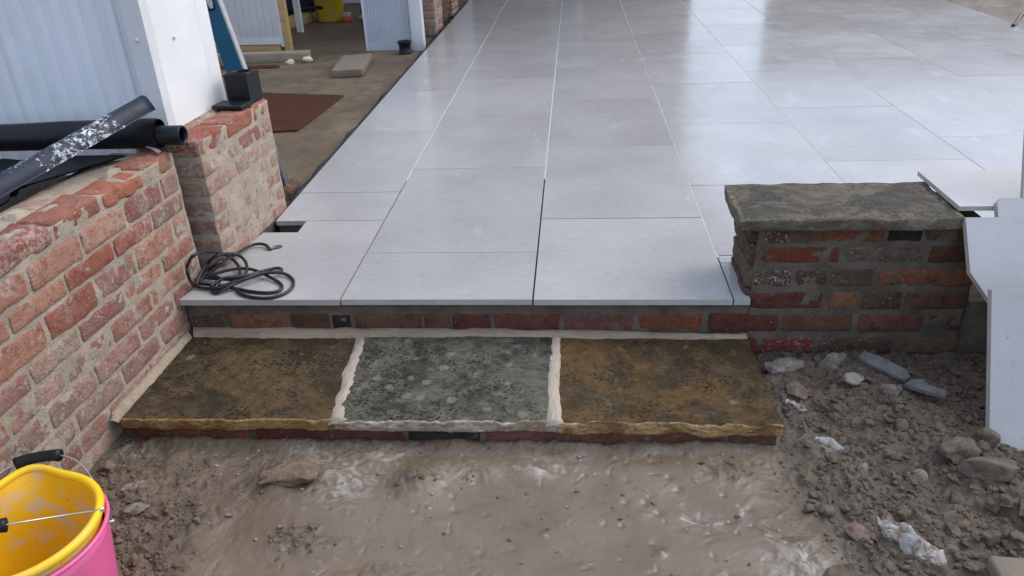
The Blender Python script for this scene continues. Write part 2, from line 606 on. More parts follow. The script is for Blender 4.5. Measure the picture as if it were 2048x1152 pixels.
M['flag_cap'] = flag_mat('coping_dark', alb(0.165, 0.130, 0.088), alb(0.070, 0.062, 0.052), alb(0.20, 0.165, 0.12), 0.2, 0.55, *MOS)


def broken_mat(name, c1, c2, c3):
    b = NB(name)
    v = b.coord('Object', stretch=(1, 1, 1.8))
    n = b.noise(v, 26, 6, 0.7, 0.4)
    n2 = b.noise(v, 9, 4, 0.6)
    c = b.mix(b.rng(n, 0.35, 0.65), c1, c2)
    c = b.mix(b.rng(n2, 0.45, 0.65, 0, 0.8), c, c3)
    b.bump(n, 1.0, 0.012)
    return b.done(c, 0.8, 0.3)


def mud_mat():
    b = NB('wet_mud')
    p = b.pos()
    n1 = b.noise(p, 3.2, 6, 0.6, 0.3)
    n2 = b.noise(p, 18, 8, 0.72, 0.4)
    n3 = b.noise(p, 95, 6, 0.75)
    rub = b.attr('rubble')
    lime = b.attr('lime')
    wet = b.attr('wet')
    dry = b.math('SUBTRACT', 1.0, wet)
    c = b.mix(b.rng(n1, 0.38, 0.62), alb(0.1329, 0.09551, 0.06165), alb(0.1741, 0.1295, 0.08898))
    c = b.mix(b.math('MULTIPLY', b.rng(n2, 0.46, 0.62, 0, 0.75), b.math('ADD', 0.12, b.math('MULTIPLY', dry, 0.88))), c, alb(0.08303, 0.06143, 0.04068))
    c = b.mix(b.math('MULTIPLY', rub, b.rng(n2, 0.35, 0.6, 0.3, 0.9)), c, alb(0.08303, 0.06344, 0.04385))
    c = b.mix(b.rng(n3, 0.60, 0.72, 0, 0.5), c, alb(0.2125, 0.1769, 0.1366))
    c = b.mix(b.rng(b.noise(p, 46, 7, 0.8), 0.58, 0.68, 0, 0.75), c, alb(0.04117, 0.03138, 0.02097))
    # small pale bubbles and grit rings
    vd = b.voro(p, 26)
    sp = b.node('ShaderNodeSeparateColor')
    b.link(b.voro(p, 26, out='Color'), sp.inputs[0])
    ring = b.math('MULTIPLY', b.math('MULTIPLY', b.rng(vd, 0.05, 0.09), b.rng(vd, 0.15, 0.11)), b.math('GREATER_THAN', sp.outputs[0], 0.80))
    c = b.mix(b.math('MULTIPLY', ring, 0.5), c, alb(0.2657, 0.2337, 0.1908))
    # washed-out lime streaks
    st = b.noise(p, 15, 8, 0.72, 2.2)
    lm = b.math('MULTIPLY', lime, b.rng(st, 0.44, 0.60, 0.0, 0.9))
    c = b.mix(lm, c, b.mix(n3, alb(0.2392, 0.2136, 0.178), alb(0.4117, 0.3874, 0.3433)))
    r = b.math('SUBTRACT', b.math('ADD', b.rng(n2, 0.3, 0.7, 0.33, 0.52), b.math('MULTIPLY', rub, 0.3)), b.math('MULTIPLY', wet, 0.20))
    h = b.math('ADD', b.math('MULTIPLY', n2, b.math('ADD', 0.08, b.math('MULTIPLY', dry, 0.85))), b.math('MULTIPLY', n3, b.math('ADD', 0.05, b.math('MULTIPLY', dry, 0.55))))
    h = b.math('ADD', h, b.math('MULTIPLY', ring, 0.10))
    b.bump(h, 0.7, 0.012)
    return b.done(c, b.math('MAXIMUM', r, 0.22), 0.5)


M['mud'] = mud_mat()


def soil_mat(name, c1, c2, rough=0.85, dirt=0.0):
    b = NB(name)
    p = b.pos()
    n = b.noise(p, 34, 8, 0.72)
    n2 = b.noise(p, 160, 5, 0.78)
    c = b.mix(b.rng(n, 0.40, 0.60), c1, c2)
    c = b.mix(b.rng(n2, 0.56, 0.70, 0, 0.55), c, tuple(x * 1.6 for x in c2[:3]) + (1,))
    c = b.mix(b.rng(n2, 0.44, 0.32, 0, 0.6), c, tuple(x * 0.45 for x in c1[:3]) + (1,))
    if dirt > 0:
        c = b.mix(b.rng(b.noise(p, 22, 8, 0.75, 0.4), 0.60 - 0.2 * dirt, 0.68 - 0.2 * dirt, 0, 0.9), c, alb(0.17, 0.128, 0.092))
    b.bump(b.math('ADD', n, b.math('MULTIPLY', n2, 0.6)), 1.0, 0.009)
    return b.done(c, rough, 0.35)


M['clod'] = soil_mat('clod_soil', alb(0.1179, 0.08756, 0.06178), alb(0.1933, 0.1472, 0.1072), 0.7)
M['clod_brown'] = soil_mat('clod_gravelly', alb(0.1414, 0.09781, 0.06541), alb(0.2452, 0.177, 0.1227))
M['stone_grey'] = soil_mat('stone_grey', alb(0.1968, 0.1701, 0.1422), alb(0.2952, 0.2592, 0.2212), 0.8, 0.55)
M['stone_pale'] = soil_mat('stone_pale', alb(0.3116, 0.2673, 0.2212), alb(0.41, 0.3645, 0.316), 0.8, 0.55)
M['stone_pink'] = soil_mat('stone_pinkish', alb(0.2132, 0.1377, 0.1067), alb(0.2788, 0.1944, 0.1501), 0.8, 0.55)
M['slate'] = soil_mat('slate_blue', alb(0.1394, 0.1417, 0.1382), alb(0.205, 0.2106, 0.2015), 0.55, 0.4)
M['film'] = soil_mat('white_film', alb(0.3772, 0.3483, 0.316), alb(0.5412, 0.5103, 0.474), 0.45, 0.6)
M['lime'] = soil_mat('lime_cake', alb(0.3444, 0.3078, 0.2686), alb(0.5084, 0.4617, 0.4108), 0.75)


def floor_mat():
    b = NB('dirty_concrete')
    p = b.pos()
    n1 = b.noise(p, 0.9, 5, 0.6, 0.4)
    n2 = b.noise(p, 9, 7, 0.7)
    n3 = b.noise(p, 70, 4, 0.7)
    c = b.mix(b.rng(n1, 0.36, 0.64), alb(0.1103, 0.07939, 0.05102), alb(0.1838, 0.1389, 0.09276))
    c = b.mix(b.rng(n2, 0.46, 0.62, 0, 0.75), c, alb(0.09395, 0.06987, 0.04638))
    c = b.mix(b.rng(n3, 0.62, 0.78, 0, 0.4), c, alb(0.2288, 0.1826, 0.1314))
    b.bump(b.math('ADD', n2, b.math('MULTIPLY', n3, 0.4)), 0.3, 0.008)
    return b.done(c, b.rng(n1, 0.35, 0.65, 0.5, 0.8), 0.25)


M['floor'] = floor_mat()
M['white'] = plain('white_sheet', alb(0.84, 0.84, 0.84), 0.35, 0.4, scale=3, dirt=alb(0.55, 0.53, 0.5), dirt_amt=0.0)
M['white_trim'] = plain('white_trim', alb(0.70, 0.70, 0.71), 0.35, 0.4, scale=3)
M['clad'] = plain('pale_blue_cladding', alb(0.77, 0.80, 0.84), 0.4, 0.4, scale=2.5, dirt=alb(0.42, 0.44, 0.47), dirt_amt=0.05)
M['clad_grey'] = plain('grey_cladding', alb(0.62, 0.61, 0.62), 0.45, 0.4, scale=3)
M['clad_blue'] = plain('blue_grey_cladding', alb(0.50, 0.55, 0.60), 0.45, 0.4, scale=3)


def wood_mat(name, c1, c2, rough=0.75):
    b = NB(name)
    v = b.coord('Object', stretch=(1.0, 8.0, 8.0))
    n = b.noise(v, 7, 6, 0.65, 0.8)
    c = b.mix(b.rng(n, 0.35, 0.65), c1, c2)
    b.bump(n, 0.3, 0.003)
    return b.done(c, rough, 0.3)


M['pine'] = wood_mat('pine_yellow', alb(0.42, 0.27, 0.11), alb(0.52, 0.36, 0.17))
M['plank'] = wood_mat('plank_weathered', alb(0.25, 0.20, 0.145), alb(0.36, 0.30, 0.225))
M['plank_dark'] = wood_mat('plank_brown', alb(0.10, 0.055, 0.03), alb(0.15, 0.085, 0.05))
M['mat'] = plain('coir_mat', alb(0.070, 0.031, 0.017), 0.95, 0.1, scale=7, dirt=alb(0.05, 0.023, 0.013), dirt_amt=0.6, bump=0.8)
M['blackp'] = plain('black_plastic', alb(0.006, 0.008, 0.012), 0.42, 0.28, scale=14, dirt=alb(0.10, 0.098, 0.095), dirt_amt=-0.2)
M['rubber'] = plain('cable_rubber', alb(0.012, 0.012, 0.014), 0.4, 0.5, scale=30)


def splat_mat():
    b = NB('black_plastic_paint_splashed')
    v = b.coord('Object', jitter=False)
    n = b.noise(v, 62, 9, 0.8, 0.8)
    sep = b.node('ShaderNodeSeparateXYZ')
    b.link(v, sep.inputs[0])
    along = b.rng(b.math('ADD', sep.outputs[1], b.math('MULTIPLY', b.noise(v, 9, 3, 0.6), 0.25)), 0.20, 0.64, 0, 1, False)
    hump = b.math('MULTIPLY', b.rng(along, 0.0, 0.45), b.rng(along, 1.05, 0.62))
    th = b.rng(hump, 0.0, 1.0, 0.70, 0.525)
    m = b.rng(b.math('SUBTRACT', n, th), -0.015, 0.035)
    c = b.mix(m, alb(0.017, 0.022, 0.034), b.mix(b.noise(v, 60, 4, 0.6), alb(0.45, 0.47, 0.50), alb(0.85, 0.86, 0.88)))
    b.bump(n, 0.35, 0.003)
    return b.done(c, b.rng(n, 0.3, 0.7, 0.35, 0.6), 0.5)


M['splat'] = splat_mat()
M['gut_in'] = plain('gutter_inside', alb(0.13, 0.105, 0.085), 0.8, 0.2, scale=20, dirt=alb(0.4, 0.37, 0.33), dirt_amt=0.5)
M['steel'] = plain('steel', alb(0.55, 0.54, 0.52), 0.35, 0.5, 0.9, scale=30)
M['alu'] = plain('aluminium', alb(0.66, 0.66, 0.68), 0.4, 0.5, 0.6, scale=20)
M['blue'] = plain('blue_paint', alb(0.010, 0.135, 0.25), 0.4, 0.5, scale=10)


def bucket_mat(name, c, smear):
    b = NB(name)
    v = b.coord('Object', jitter=False)
    n = b.noise(v, 9.0, 8, 0.7, 0.6)
    n2 = b.noise(v, 55, 5, 0.75)
    col = b.mix(b.rng(b.noise(v, 14, 5, 0.6), 0.3, 0.7), tuple(x * 0.93 for x in c[:3]) + (1,), c)
    col = b.mix(b.rng(n, 0.50, 0.60, 0, 0.78 * smear), col, alb(0.56, 0.43, 0.31))
    col = b.mix(b.rng(n2, 0.63, 0.70, 0, 0.8 * smear), col, alb(0.17, 0.10, 0.04))
    return b.done(col, b.rng(n, 0.5, 0.66, 0.33, 0.6), 0.45)


M['yellow'] = bucket_mat('yellow_plastic', alb(0.82, 0.46, 0.012), 1.0)
M['yellow_rim'] = bucket_mat('yellow_plastic_rim', alb(0.86, 0.54, 0.014), 0.25)
M['pink'] = bucket_mat('pink_plastic', alb(0.80, 0.13, 0.33), 0.15)
M['bin_yellow'] = bucket_mat('bin_yellow_plastic', alb(0.62, 0.46, 0.02), 0.5)
M['paver'] = plain('concrete_paver', alb(0.22, 0.178, 0.14), 0.9, 0.2, scale=14, dirt=alb(0.22, 0.18, 0.14), bump=0.5)
M['foam'] = plain('foam_cream', alb(0.72, 0.66, 0.50), 0.8, 0.2, scale=30)
M['orange'] = plain('orange_plastic', alb(0.50, 0.09, 0.03), 0.5, 0.4)
M['bluesheet'] = plain('blue_bag', alb(0.03, 0.07, 0.20), 0.6, 0.3, scale=9, dirt=alb(0.2, 0.22, 0.26))
M['darkbag'] = plain('dark_cloth', alb(0.022, 0.025, 0.035), 0.8, 0.2, scale=14, dirt=alb(0.10, 0.10, 0.11))
M['paper'] = plain('grey_paper', alb(0.36, 0.33, 0.30), 0.8, 0.2, scale=10)
M['house_brick'] = plain('house_brick_far', alb(0.30, 0.20, 0.165), 0.9, 0.2, scale=3, dirt=alb(0.35, 0.27, 0.22))
M['roof'] = plain('roof_tiles_far', alb(0.14, 0.10, 0.085), 0.85, 0.2, scale=2)
M['pane'] = plain('window_glass', alb(0.10, 0.115, 0.13), 0.08, 0.6, scale=1)
M['fence'] = wood_mat('fence_boards', alb(0.17, 0.125, 0.085), alb(0.25, 0.19, 0.13))

# ------------------------------------------------------------------ ground
GX = np.concatenate([-np.geomspace(300, 1.0, 26), np.linspace(-0.95, -0.72, 16), np.arange(-0.70, 2.12, 0.0032),
                     np.linspace(2.14, 4.15, 24), np.linspace(4.2, 6.2, 60), np.geomspace(6.6, 300, 22)])
GY = np.concatenate([-np.geomspace(300, 1.5, 24), np.linspace(-1.45, -1.2, 18), np.arange(-1.19, 0.06, 0.0032),
                     np.linspace(0.1, 3.2, 24), np.linspace(3.3, 8.5, 110), np.geomspace(9, 300, 22)])

LUMPS = []
_rg = np.random.RandomState(5)
for _ in range(150):       # bubbles, pocks and small dents in the slurry
    LUMPS.append((_rg.uniform(0.1, 1.4), _rg.uniform(-1.15, -0.5), _rg.uniform(0.004, 0.016), _rg.choice([-1, -1, -1, 1]) * _rg.uniform(0.0015, 0.0045)))
SCUFF = []
for _ in range(300):
    SCUFF.append((_rg.uniform(-0.45, 1.5), _rg.uniform(-1.15, -0.46), _rg.uniform(0.006, 0.022), _rg.uniform(0.003, 0.006), _rg.uniform(0, math.pi), _rg.choice([-1, -1, -1, 0.5]) * _rg.uniform(0.0025, 0.0075)))
for cx, cy, r, h in [(-0.02, -0.60, 0.075, 0.028), (0.13, -0.585, 0.07, 0.016), (0.215, -0.50, 0.05, 0.012), (0.33, -0.60, 0.07, 0.014),
                     (-0.11, -0.78, 0.09, -0.012), (0.5, -0.62, 0.12, -0.010), (0.95, -0.72, 0.16, -0.010), (1.05, -0.69, 0.09, -0.008),
                     (0.25, -0.80, 0.12, -0.008), (0.62, -0.54, 0.05, 0.008), (1.36, -0.12, 0.10, 0.020), (1.6, -0.08, 0.14, 0.030),
                     (1.7, -0.45, 0.16, 0.030), (1.45, -0.36, 0.12, -0.012), (1.62, -0.62, 0.12, -0.016), (1.3, -0.55, 0.12, -0.006),
                     (1.25, -0.82, 0.07, 0.014), (1.85, -0.7, 0.2, 0.03), (-0.35, -0.74, 0.09, 0.012), (-0.28, -0.9, 0.2, 0.016)]:
    LUMPS.append((cx, cy, r, h))


def masks(x, y):
    P = np.stack([x, y, np.zeros_like(x)], 1)
    w = fbm(P, 5.0, 3, 71)
    right = sstep(1.16, 1.42, x + 0.16 * w + 0.22 * (y + 0.55)) * sstep(-1.05, -0.72, y + 0.12 * w + 0.35 * (x - 1.2))
    right = np.maximum(right, sstep(1.45, 1.7, x + 0.1 * w))
    left = sstep(-0.06, -0.24, x + 0.10 * w + 0.35 * (y + 0.9)) * sstep(-0.60, -0.78, y + 0.1 * w)
    left = np.maximum(left, 0.55 * sstep(-0.30, -0.48, x + 0.1 * w))
    rub = np.clip(np.maximum(right, left), 0, 1) * sstep(0.3, 0.2, y)
    for cx, cy, rx, ry, a in ((0.34, -0.60, 0.06, 0.045, 0.9), (-0.02, -0.575, 0.11, 0.05, 0.75), (0.10, -0.80, 0.09, 0.04, 0.8), (0.47, -0.555, 0.06, 0.03, 0.6),
                              (-0.25, -0.58, 0.13, 0.07, 0.7), (-0.12, -0.52, 0.07, 0.03, 0.7), (0.30, -0.92, 0.12, 0.05, 0.6), (1.15, -0.52, 0.12, 0.05, 0.7), (1.05, -0.95, 0.15, 0.06, 0.6), (0.7, -0.98, 0.10, 0.04, 0.5)):
        rub = np.maximum(rub, a * np.exp(-((x - cx) / rx) ** 2 - ((y - cy) / ry) ** 2) * np.clip(0.8 + 0.9 * w, 0, 1))
    lime = np.zeros_like(x)
    for cx, cy, rx, ry, a in [(0.15, -0.595, 0.075, 0.085, 1.0), (0.0, -0.478, 0.055, 0.03, 1.0), (0.22, -0.50, 0.06, 0.035, 0.9), (0.10, -0.51, 0.16, 0.05, 0.55),
                              (0.65, -0.54, 0.12, 0.03, 0.8), (0.75, -0.485, 0.025, 0.015, 1.0), (1.05, -0.705, 0.09, 0.03, 0.45), (1.23, -0.83, 0.08, 0.07, 0.9),
                              (1.41, -0.425, 0.05, 0.03, 0.9), (-0.46, -0.50, 0.06, 0.03, 0.7), (1.36, -0.25, 0.03, 0.06, 0.6), (0.42, -0.56, 0.05, 0.04, 0.6)]:
        lime = np.maximum(lime, a * np.exp(-((x - cx) / rx) ** 2 - ((y - cy) / ry) ** 2))
    rg = np.hypot((x - 1.055) / 0.075, (y + 0.672) / 0.040)
    lime = np.maximum(lime, 1.3 * np.exp(-((rg - 1) / 0.07) ** 2) * sstep(0.25, -0.2, (y + 0.672) / 0.04 - 0.4 * (x - 1.055) / 0.075))
    wet = sstep(-0.22, 0.30, x + 0.3 * w) * sstep(1.38, 1.15, x + 0.2 * w) + 0.7 * np.exp(-((x + 0.02) / 0.16) ** 2 - ((y + 0.80) / 0.11) ** 2)
    wet = np.clip(wet * sstep(-0.45, -0.50, y + 0.05 * w) * (1 - 0.85 * rub), 0, 1)
    return rub, lime, wet


def ground_z(x, y):
    x = np.asarray(x, float); y = np.asarray(y, float)
    P = np.stack([x, y, np.zeros_like(x)], 1)
    rub, lime, wet = masks(x, y)
    near = sstep(4.0, 2.6, np.abs(x)) * sstep(4.0, 2.4, np.abs(y))
    z = np.full_like(x, -0.207)
    z += near * 0.010 * fbm(P, 3.0, 3, 11)
    W = P + np.stack([fbm(P, 9, 2, 41), fbm(P, 9, 2, 43), np.zeros_like(x)], 1) * 0.05
    z += near * 0.011 * (1 - 0.86 * wet) * fbm(W, 13, 5, 21, 0.52)
    z += near * rub * (0.020 * (0.55 - np.abs(fbm(W, 17, 3, 31))) + 0.012 * fbm(W, 46, 3, 33, 0.6))
    z += near * (1 - 0.95 * wet) * 0.0045 * fbm(W, 60, 3, 35, 0.6)
    z += near * (1 - 0.95 * wet) * 0.006 * np.maximum(0, 0.25 - np.abs(fbm(W * np.array([1.0, 2.2, 1]), 11, 3, 57)))* 4 * 0.2
    z += near * lime * 0.004 * fbm(P + 3.1, 55, 3, 37)
    for cx, cy, r, h in LUMPS:
        m = (np.abs(x - cx) < 2.5 * r) & (np.abs(y - cy) < 2.5 * r)
        if m.any():
            d2 = ((x[m] - cx) ** 2 + (y[m] - cy) ** 2) / (r * r)
            z[m] += h * np.exp(-d2 * 1.6)
    for cx, cy, L, wd, an, h in SCUFF:
        m = (np.abs(x - cx) < 2.2 * L) & (np.abs(y - cy) < 2.2 * L)
        if m.any():
            dx, dy = x[m] - cx, y[m] - cy
            a_ = dx * math.cos(an) + dy * math.sin(an)
            c_ = -dx * math.sin(an) + dy * math.cos(an) + 6.0 * a_ * a_
            z[m] += h * np.exp(-(a_ / L) ** 2 - (c_ / wd) ** 2) * (1 - 0.6 * wet[m])
    # toe of mortar washed down against the step
    z += 0.012 * np.exp(-((y + 0.445) / 0.022) ** 2) * sstep(-0.5, -0.4, x) * sstep(1.3, 1.2, x)
    # the garden beyond the patio lies nearly level with it
    far = np.maximum(sstep(4.22, 4.4, x) * sstep(0.8, 2.2, y), sstep(9.02, 9.2, y))
    z += far * (0.135 + 0.03 * fbm(P, 2.4, 3, 51) + 0.012 * fbm(P, 11, 3, 53))
    return z


gx, gy = np.meshgrid(GX, GY)
xx, yy = gx.ravel(), gy.ravel()
zz = ground_z(xx, yy)
nxg, nyg = len(GX), len(GY)
ii = np.arange(nxg * nyg).reshape(nyg, nxg)
quads = np.stack([ii[:-1, :-1], ii[:-1, 1:], ii[1:, 1:], ii[1:, :-1]], -1).reshape(-1, 4)
gme = bpy.data.meshes.new('ground')
gme.vertices.add(len(xx))
gme.vertices.foreach_set('co', np.stack([xx, yy, zz], 1).ravel())
gme.loops.add(quads.size)
gme.loops.foreach_set('vertex_index', quads.ravel())
gme.polygons.add(len(quads))
gme.polygons.foreach_set('loop_start', np.arange(0, quads.size, 4))
gme.polygons.foreach_set('use_smooth', np.ones(len(quads), dtype=bool))
gme.update(calc_edges=True)
_rub, _lime, _wet = masks(xx, yy)
for nm, arr in (('rubble', _rub), ('lime', _lime), ('wet', _wet)):
    at = gme.attributes.new(nm, 'FLOAT', 'POINT')
    at.data.foreach_set('value', arr.astype(np.float32))
gme.materials.append(M['mud'])
ground = bpy.data.objects.new('ground', gme)
COL.objects.link(ground)
tag(ground, 'wet brown builders mud in front of the stone step', kind='structure')


def gz(x, y):
    return float(ground_z(np.array([x]), np.array([y]))[0])


# ------------------------------------------------------------------ patio
patio = thing('patio', 'pale grey porcelain paved patio with wet shine', None, (0, 0, 0), kind='structure')
XB = [-0.436, 0.0, 0.606, 1.212, 1.832, 2.44, 3.046, 3.652, 4.21]
OFF = [0.96, 0.3466, 0.6456, 0.09, 0.37, 0.70, 1.01, 0.42]
J = 0.0026
YEND = 9.0
rt = random.Random(3)


def tile(x0, x1, y0, y1):
    if x1 - x0 < 0.02 or y1 - y0 < 0.03:
        return
    V, F, S = round_box(x1 - x0, y1 - y0, 0.02, 1, 1, 1, 0.0008)
    V[:, 2] += 0.0006 * rt.uniform(-1, 1)
    mi = [1 if s in (0, 1, 2, 3) else 0 for s in S]
    mesh_obj('tile', V, F, [M['tile'], M['tile_edge']], patio, ((x0 + x1) / 2, (y0 + y1) / 2, -0.01), smooth=False, midx=mi)


def curve_plate(name, outlines, z0, z1, mats, parent):
    cu = bpy.data.curves.new(name, 'CURVE')
    cu.dimensions = '2D'
    cu.fill_mode = 'BOTH'
    cu.extrude = (z1 - z0) / 2
    for pts in outlines:
        sp = cu.splines.new('POLY')
        sp.points.add(len(pts) - 1)
        for p, q in zip(sp.points, pts):
            p.co = (q[0], q[1], 0, 1)
        sp.use_cyclic_u = True
    tmp = bpy.data.objects.new(name, cu)
    COL.objects.link(tmp)
    dg = bpy.context.evaluated_depsgraph_get()
    me = bpy.data.meshes.new_from_object(tmp.evaluated_get(dg))
    bpy.data.objects.remove(tmp)
    me.name = name
    me.materials.clear()
    for m in mats:
        me.materials.append(m)
    for pl in me.polygons:
        pl.material_index = 0 if abs(pl.normal.z) > 0.5 else 1
        pl.use_smooth = False
    o = bpy.data.objects.new(name, me)
    COL.objects.link(o)
    o.parent = parent
    o.location = (0, 0, (z0 + z1) / 2)
    return o


hole = [(-0.345 + 0.021 * math.cos(t), 0.402 + 0.021 * math.sin(t)) for t in np.linspace(0, 2 * math.pi, 28, endpoint=False)]
curve_plate('tile', [[(-0.525, 0.0), (-J, 0.0), (-J, 0.645), (-0.309, 0.645), (-0.309, 0.536), (-0.443, 0.536)], hole[::-1]], -0.02, 0.0,
            [M['tile'], M['tile_edge']], patio)
for c in range(8):
    x0, x1 = XB[c] + (J if c in (1, 2) else 0.0019), XB[c + 1] - (J if c in (0, 1) else 0.0019)
    if c == 0:
        ys = [0.648, 0.96]
    elif c in (1, 2):
        ys = [0.0, OFF[c]]
    elif c == 3:
        ys = [0.3, 0.99]
    else:
        ys = [0.30, max(OFF[c], 0.37)] if OFF[c] > 0.4 else [0.30, OFF[c] + 0.904]
    y = ys[-1] + 0.904
    while y < YEND - 0.1:
        ys.append(y)
        y += 0.904
    ys.append(YEND)
    for a, b_ in zip(ys[:-1], ys[1:]):
        xa, ya = x0, a + (J * 0.7 if a > 0.02 else 0)
        if c == 3 and a < 0.5:
            # cut round the pier
            tile(x0, x1, 0.315, b_ - J * 0.7)
            continue
        tile(xa, x1, ya, b_ - J * 0.7)
tile(1.212 + J, 1.262, 0.0, 0.252)
tile(1.212 + J, 1.262, 0.257, 0.31)
gparts = []
for x0, x1, y0, y1 in ((-0.43, 4.20, 1.10, 8.99), (1.2055, 1.2185, 0.30, 1.10), (1.26, 4.20, 0.33, 1.10)):
    V, F, _ = lattice(np.array([x0, x1]), np.array([y0, y1]), np.array([-0.012, -0.0014]))
    gparts.append((V, F))
V, F = merge(gparts)
mesh_obj('grout', V, F, M['grout'], patio, smooth=False)
# mortar bed and hardcore under the tiles, stopping short of the cut-out by the wall
bp_ = []
for x0, x1, y0, y1 in ((-0.30, 4.19, 0.024, 8.98), (-0.43, -0.30, 0.66, 8.98), (-0.505, -0.30, 0.024, 0.52)):
    bp_.append((lattice(np.array([x0, x1]), np.array([y0, y1]), np.array([-0.30, -0.0215]))[:2]))
V, F = merge(bp_)
mesh_obj('mortar_bed', V, F, M['mortar_bed'], patio, smooth=False)
# black damp membrane left standing along the edge of the paving
n = 120
Vm, Fm = [], []
for i, y in enumerate(np.linspace(0.52, 8.4, n)):
    w = 0.006 * math.sin(y * 9.1) + 0.004 * math.sin(y * 23)
    zt = -0.004 + 0.005 * math.sin(y * 14.7)
    for dx, z in ((-0.020 + w, -0.12), (-0.020 + w, zt), (-0.012 + w, zt + 0.002), (-0.0035, -0.004), (-0.0035, -0.12)):
        Vm.append((-0.437 + dx if y > 0.6 else -0.44 + dx, y, z))
for i in range(n - 1):
    for k in range(4):
        Fm.append((i * 5 + k, i * 5 + k + 1, (i + 1) * 5 + k + 1, (i + 1) * 5 + k))
mesh_obj('membrane', Vm, Fm, M['membrane'], patio)

# ------------------------------------------------------------------ bricks
rb = random.Random(11)
_bn = [0]


def brick(parent, x0, x1, z0, z1, yf, depth, m, rough=1.0, r=0.006, name='brick', tilt=0.0):
    """brick in wall-local axes (front face looks to -Y)"""
    _bn[0] += 1
    sd = _bn[0]
    l, h, d = x1 - x0, z1 - z0, depth
    V, F, S = round_box(l, d, h, max(3, int(l / 0.014)), 4, 5, r)
    Q = V + np.array([sd * 1.37, sd * 0.71, sd * 2.13])
    amp = 0.0032 * rough
    D = np.stack([fbm(Q, 24, 3, 1), fbm(Q, 24, 3, 2), fbm(Q, 24, 3, 3)], 1) * amp
    # worn arrises: pull corners in by noise
    e = np.maximum(np.abs(V[:, 0]) / (l / 2) - 0.86, 0) + np.maximum(np.abs(V[:, 2]) / (h / 2) - 0.62, 0)
    D[:, 1] += e * 0.0052 * rough * (0.40 + fbm(Q, 34, 3, 4))
    V = V + D
    if tilt:
        V = rot3(V, 0, tilt, 0)
    return mesh_obj(name, V, F, m, parent, ((x0 + x1) / 2, yf + d / 2, (z0 + z1) / 2))


def mortar_face(parent, x0, x1, z0, z1, yf, yb, m, seed, amp=0.0028, step=0.008, name='mortar', top=None):
    """mortar core: lumpy front face"""
    nx, nz = max(2, int((x1 - x0) / step)), max(2, int((z1 - z0) / step))
    V, F, S = lattice(np.linspace(x0, x1, nx + 1), np.linspace(yf, yb, 8), np.linspace(z0, z1, nz + 1))
    nrm = 0.5 * (fbm(V + seed, 30, 3, seed) + 0.6 * fbm(V + seed, 75, 2, seed + 5))
    fr = V[:, 1] < yf + 1e-6
    V[fr, 1] += amp * 2 * nrm[fr]
    tp = V[:, 2] > z1 - 1e-6
    V[tp, 2] += 0.003 * nrm[tp]
    return mesh_obj(name, V, F, m, parent, (0, 0, 0))


# -- left garden wall
LW_ROT = R(90 - 2.9)
wall = thing('brick_wall', 'low red brick garden wall with smeared pale mortar beside the step', 'wall', (-0.528, 0, -0.26), LW_ROT)
ZB = -0.26
beds = [0.444, 0.384, 0.311, 0.248, 0.167, 0.103, 0.036, -0.033, -0.100, -0.168, -0.236]     # tops of courses measured down the face
joints = {0: [-0.426, -0.215, -0.008], 1: [-0.548, -0.341, -0.136, 0.065], 2: [-0.645, -0.436, -0.225, -0.021], 3: [-0.545, -0.337, -0.146, 0.072],
          4: [-0.64, -0.445, -0.234, -0.030], 5: [-0.535, -0.335, -0.125, 0.08], 6: [-0.635, -0.44, -0.225, -0.02], 7: [-0.56, -0.345, -0.136, 0.07],
          8: [-0.655, -0.438, -0.225, 0.0], 9: [-0.56, -0.385, -0.175, 0.03]}
wmats = ['b_red', 'b_red', 'b_pink', 'b_pink', 'b_pale']
special = {(0, 2): 'b_orange', (0, 1): 'b_red', (1, 1): 'b_red', (0, 0): 'b_red', (7, 0): 'b_pale', (7, 1): 'b_pale', (8, 0): 'b_pale', (6, 0): 'b_pale', (5, 0): 'b_pink'}
UE = 0.165
for c in range(10):
    zt, zb = beds[c] - 0.0048, beds[c + 1] + 0.0048
    js = joints[c]
    left = [js[0] - 0.212 * k for k in (3, 2, 1)]
    us = left + js + [UE]
    for k, (a, b_) in enumerate(zip(us[:-1], us[1:])):
        if b_ - a < 0.03:
            continue
        kk = k - 3
        mm = special.get((c, kk + 1)) if (c, kk + 1) in special else rb.choice(wmats[2:] if c > 5 else wmats)
        yo = rb.uniform(-0.0025, 0.002)
        t = rb.uniform(-0.006, 0.006)
        up = rb.uniform(-0.006, 0.010) if c == 0 else 0
        brick(wall, a + 0.006, b_ - 0.006, zb - ZB + rb.uniform(-.002, .002), zt - ZB + rb.uniform(-.002, .002) + up, yo, 0.10 if c == 0 else 0.06, M[mm],
              1.0 if c else 1.5, r=0.005 if c else 0.008, tilt=t)
# rear leaf of the top course
u = -1.06
k = 0
while u < UE - 0.06:
    l = [0.205, 0.21, 0.10, 0.2, 0.19][k % 5]
    b2 = min(u + l, UE - 0.01)
    if k != 5:
        brick(wall, u + 0.006, b2 - 0.006, 0.384 + 0.008 - ZB, 0.436 - ZB + rb.uniform(-0.012, 0.006), 0.108, 0.098, M[rb.choice(['b_pale', 'b_red', 'b_pink'])], 1.7, r=0.009)
    u = b2
    k += 1
mortar_face(wall, -1.06, UE + 0.005, 0.0, 0.432 - ZB, 0.0027, 0.205, M['mortar_wall'], 3, amp=0.0032)
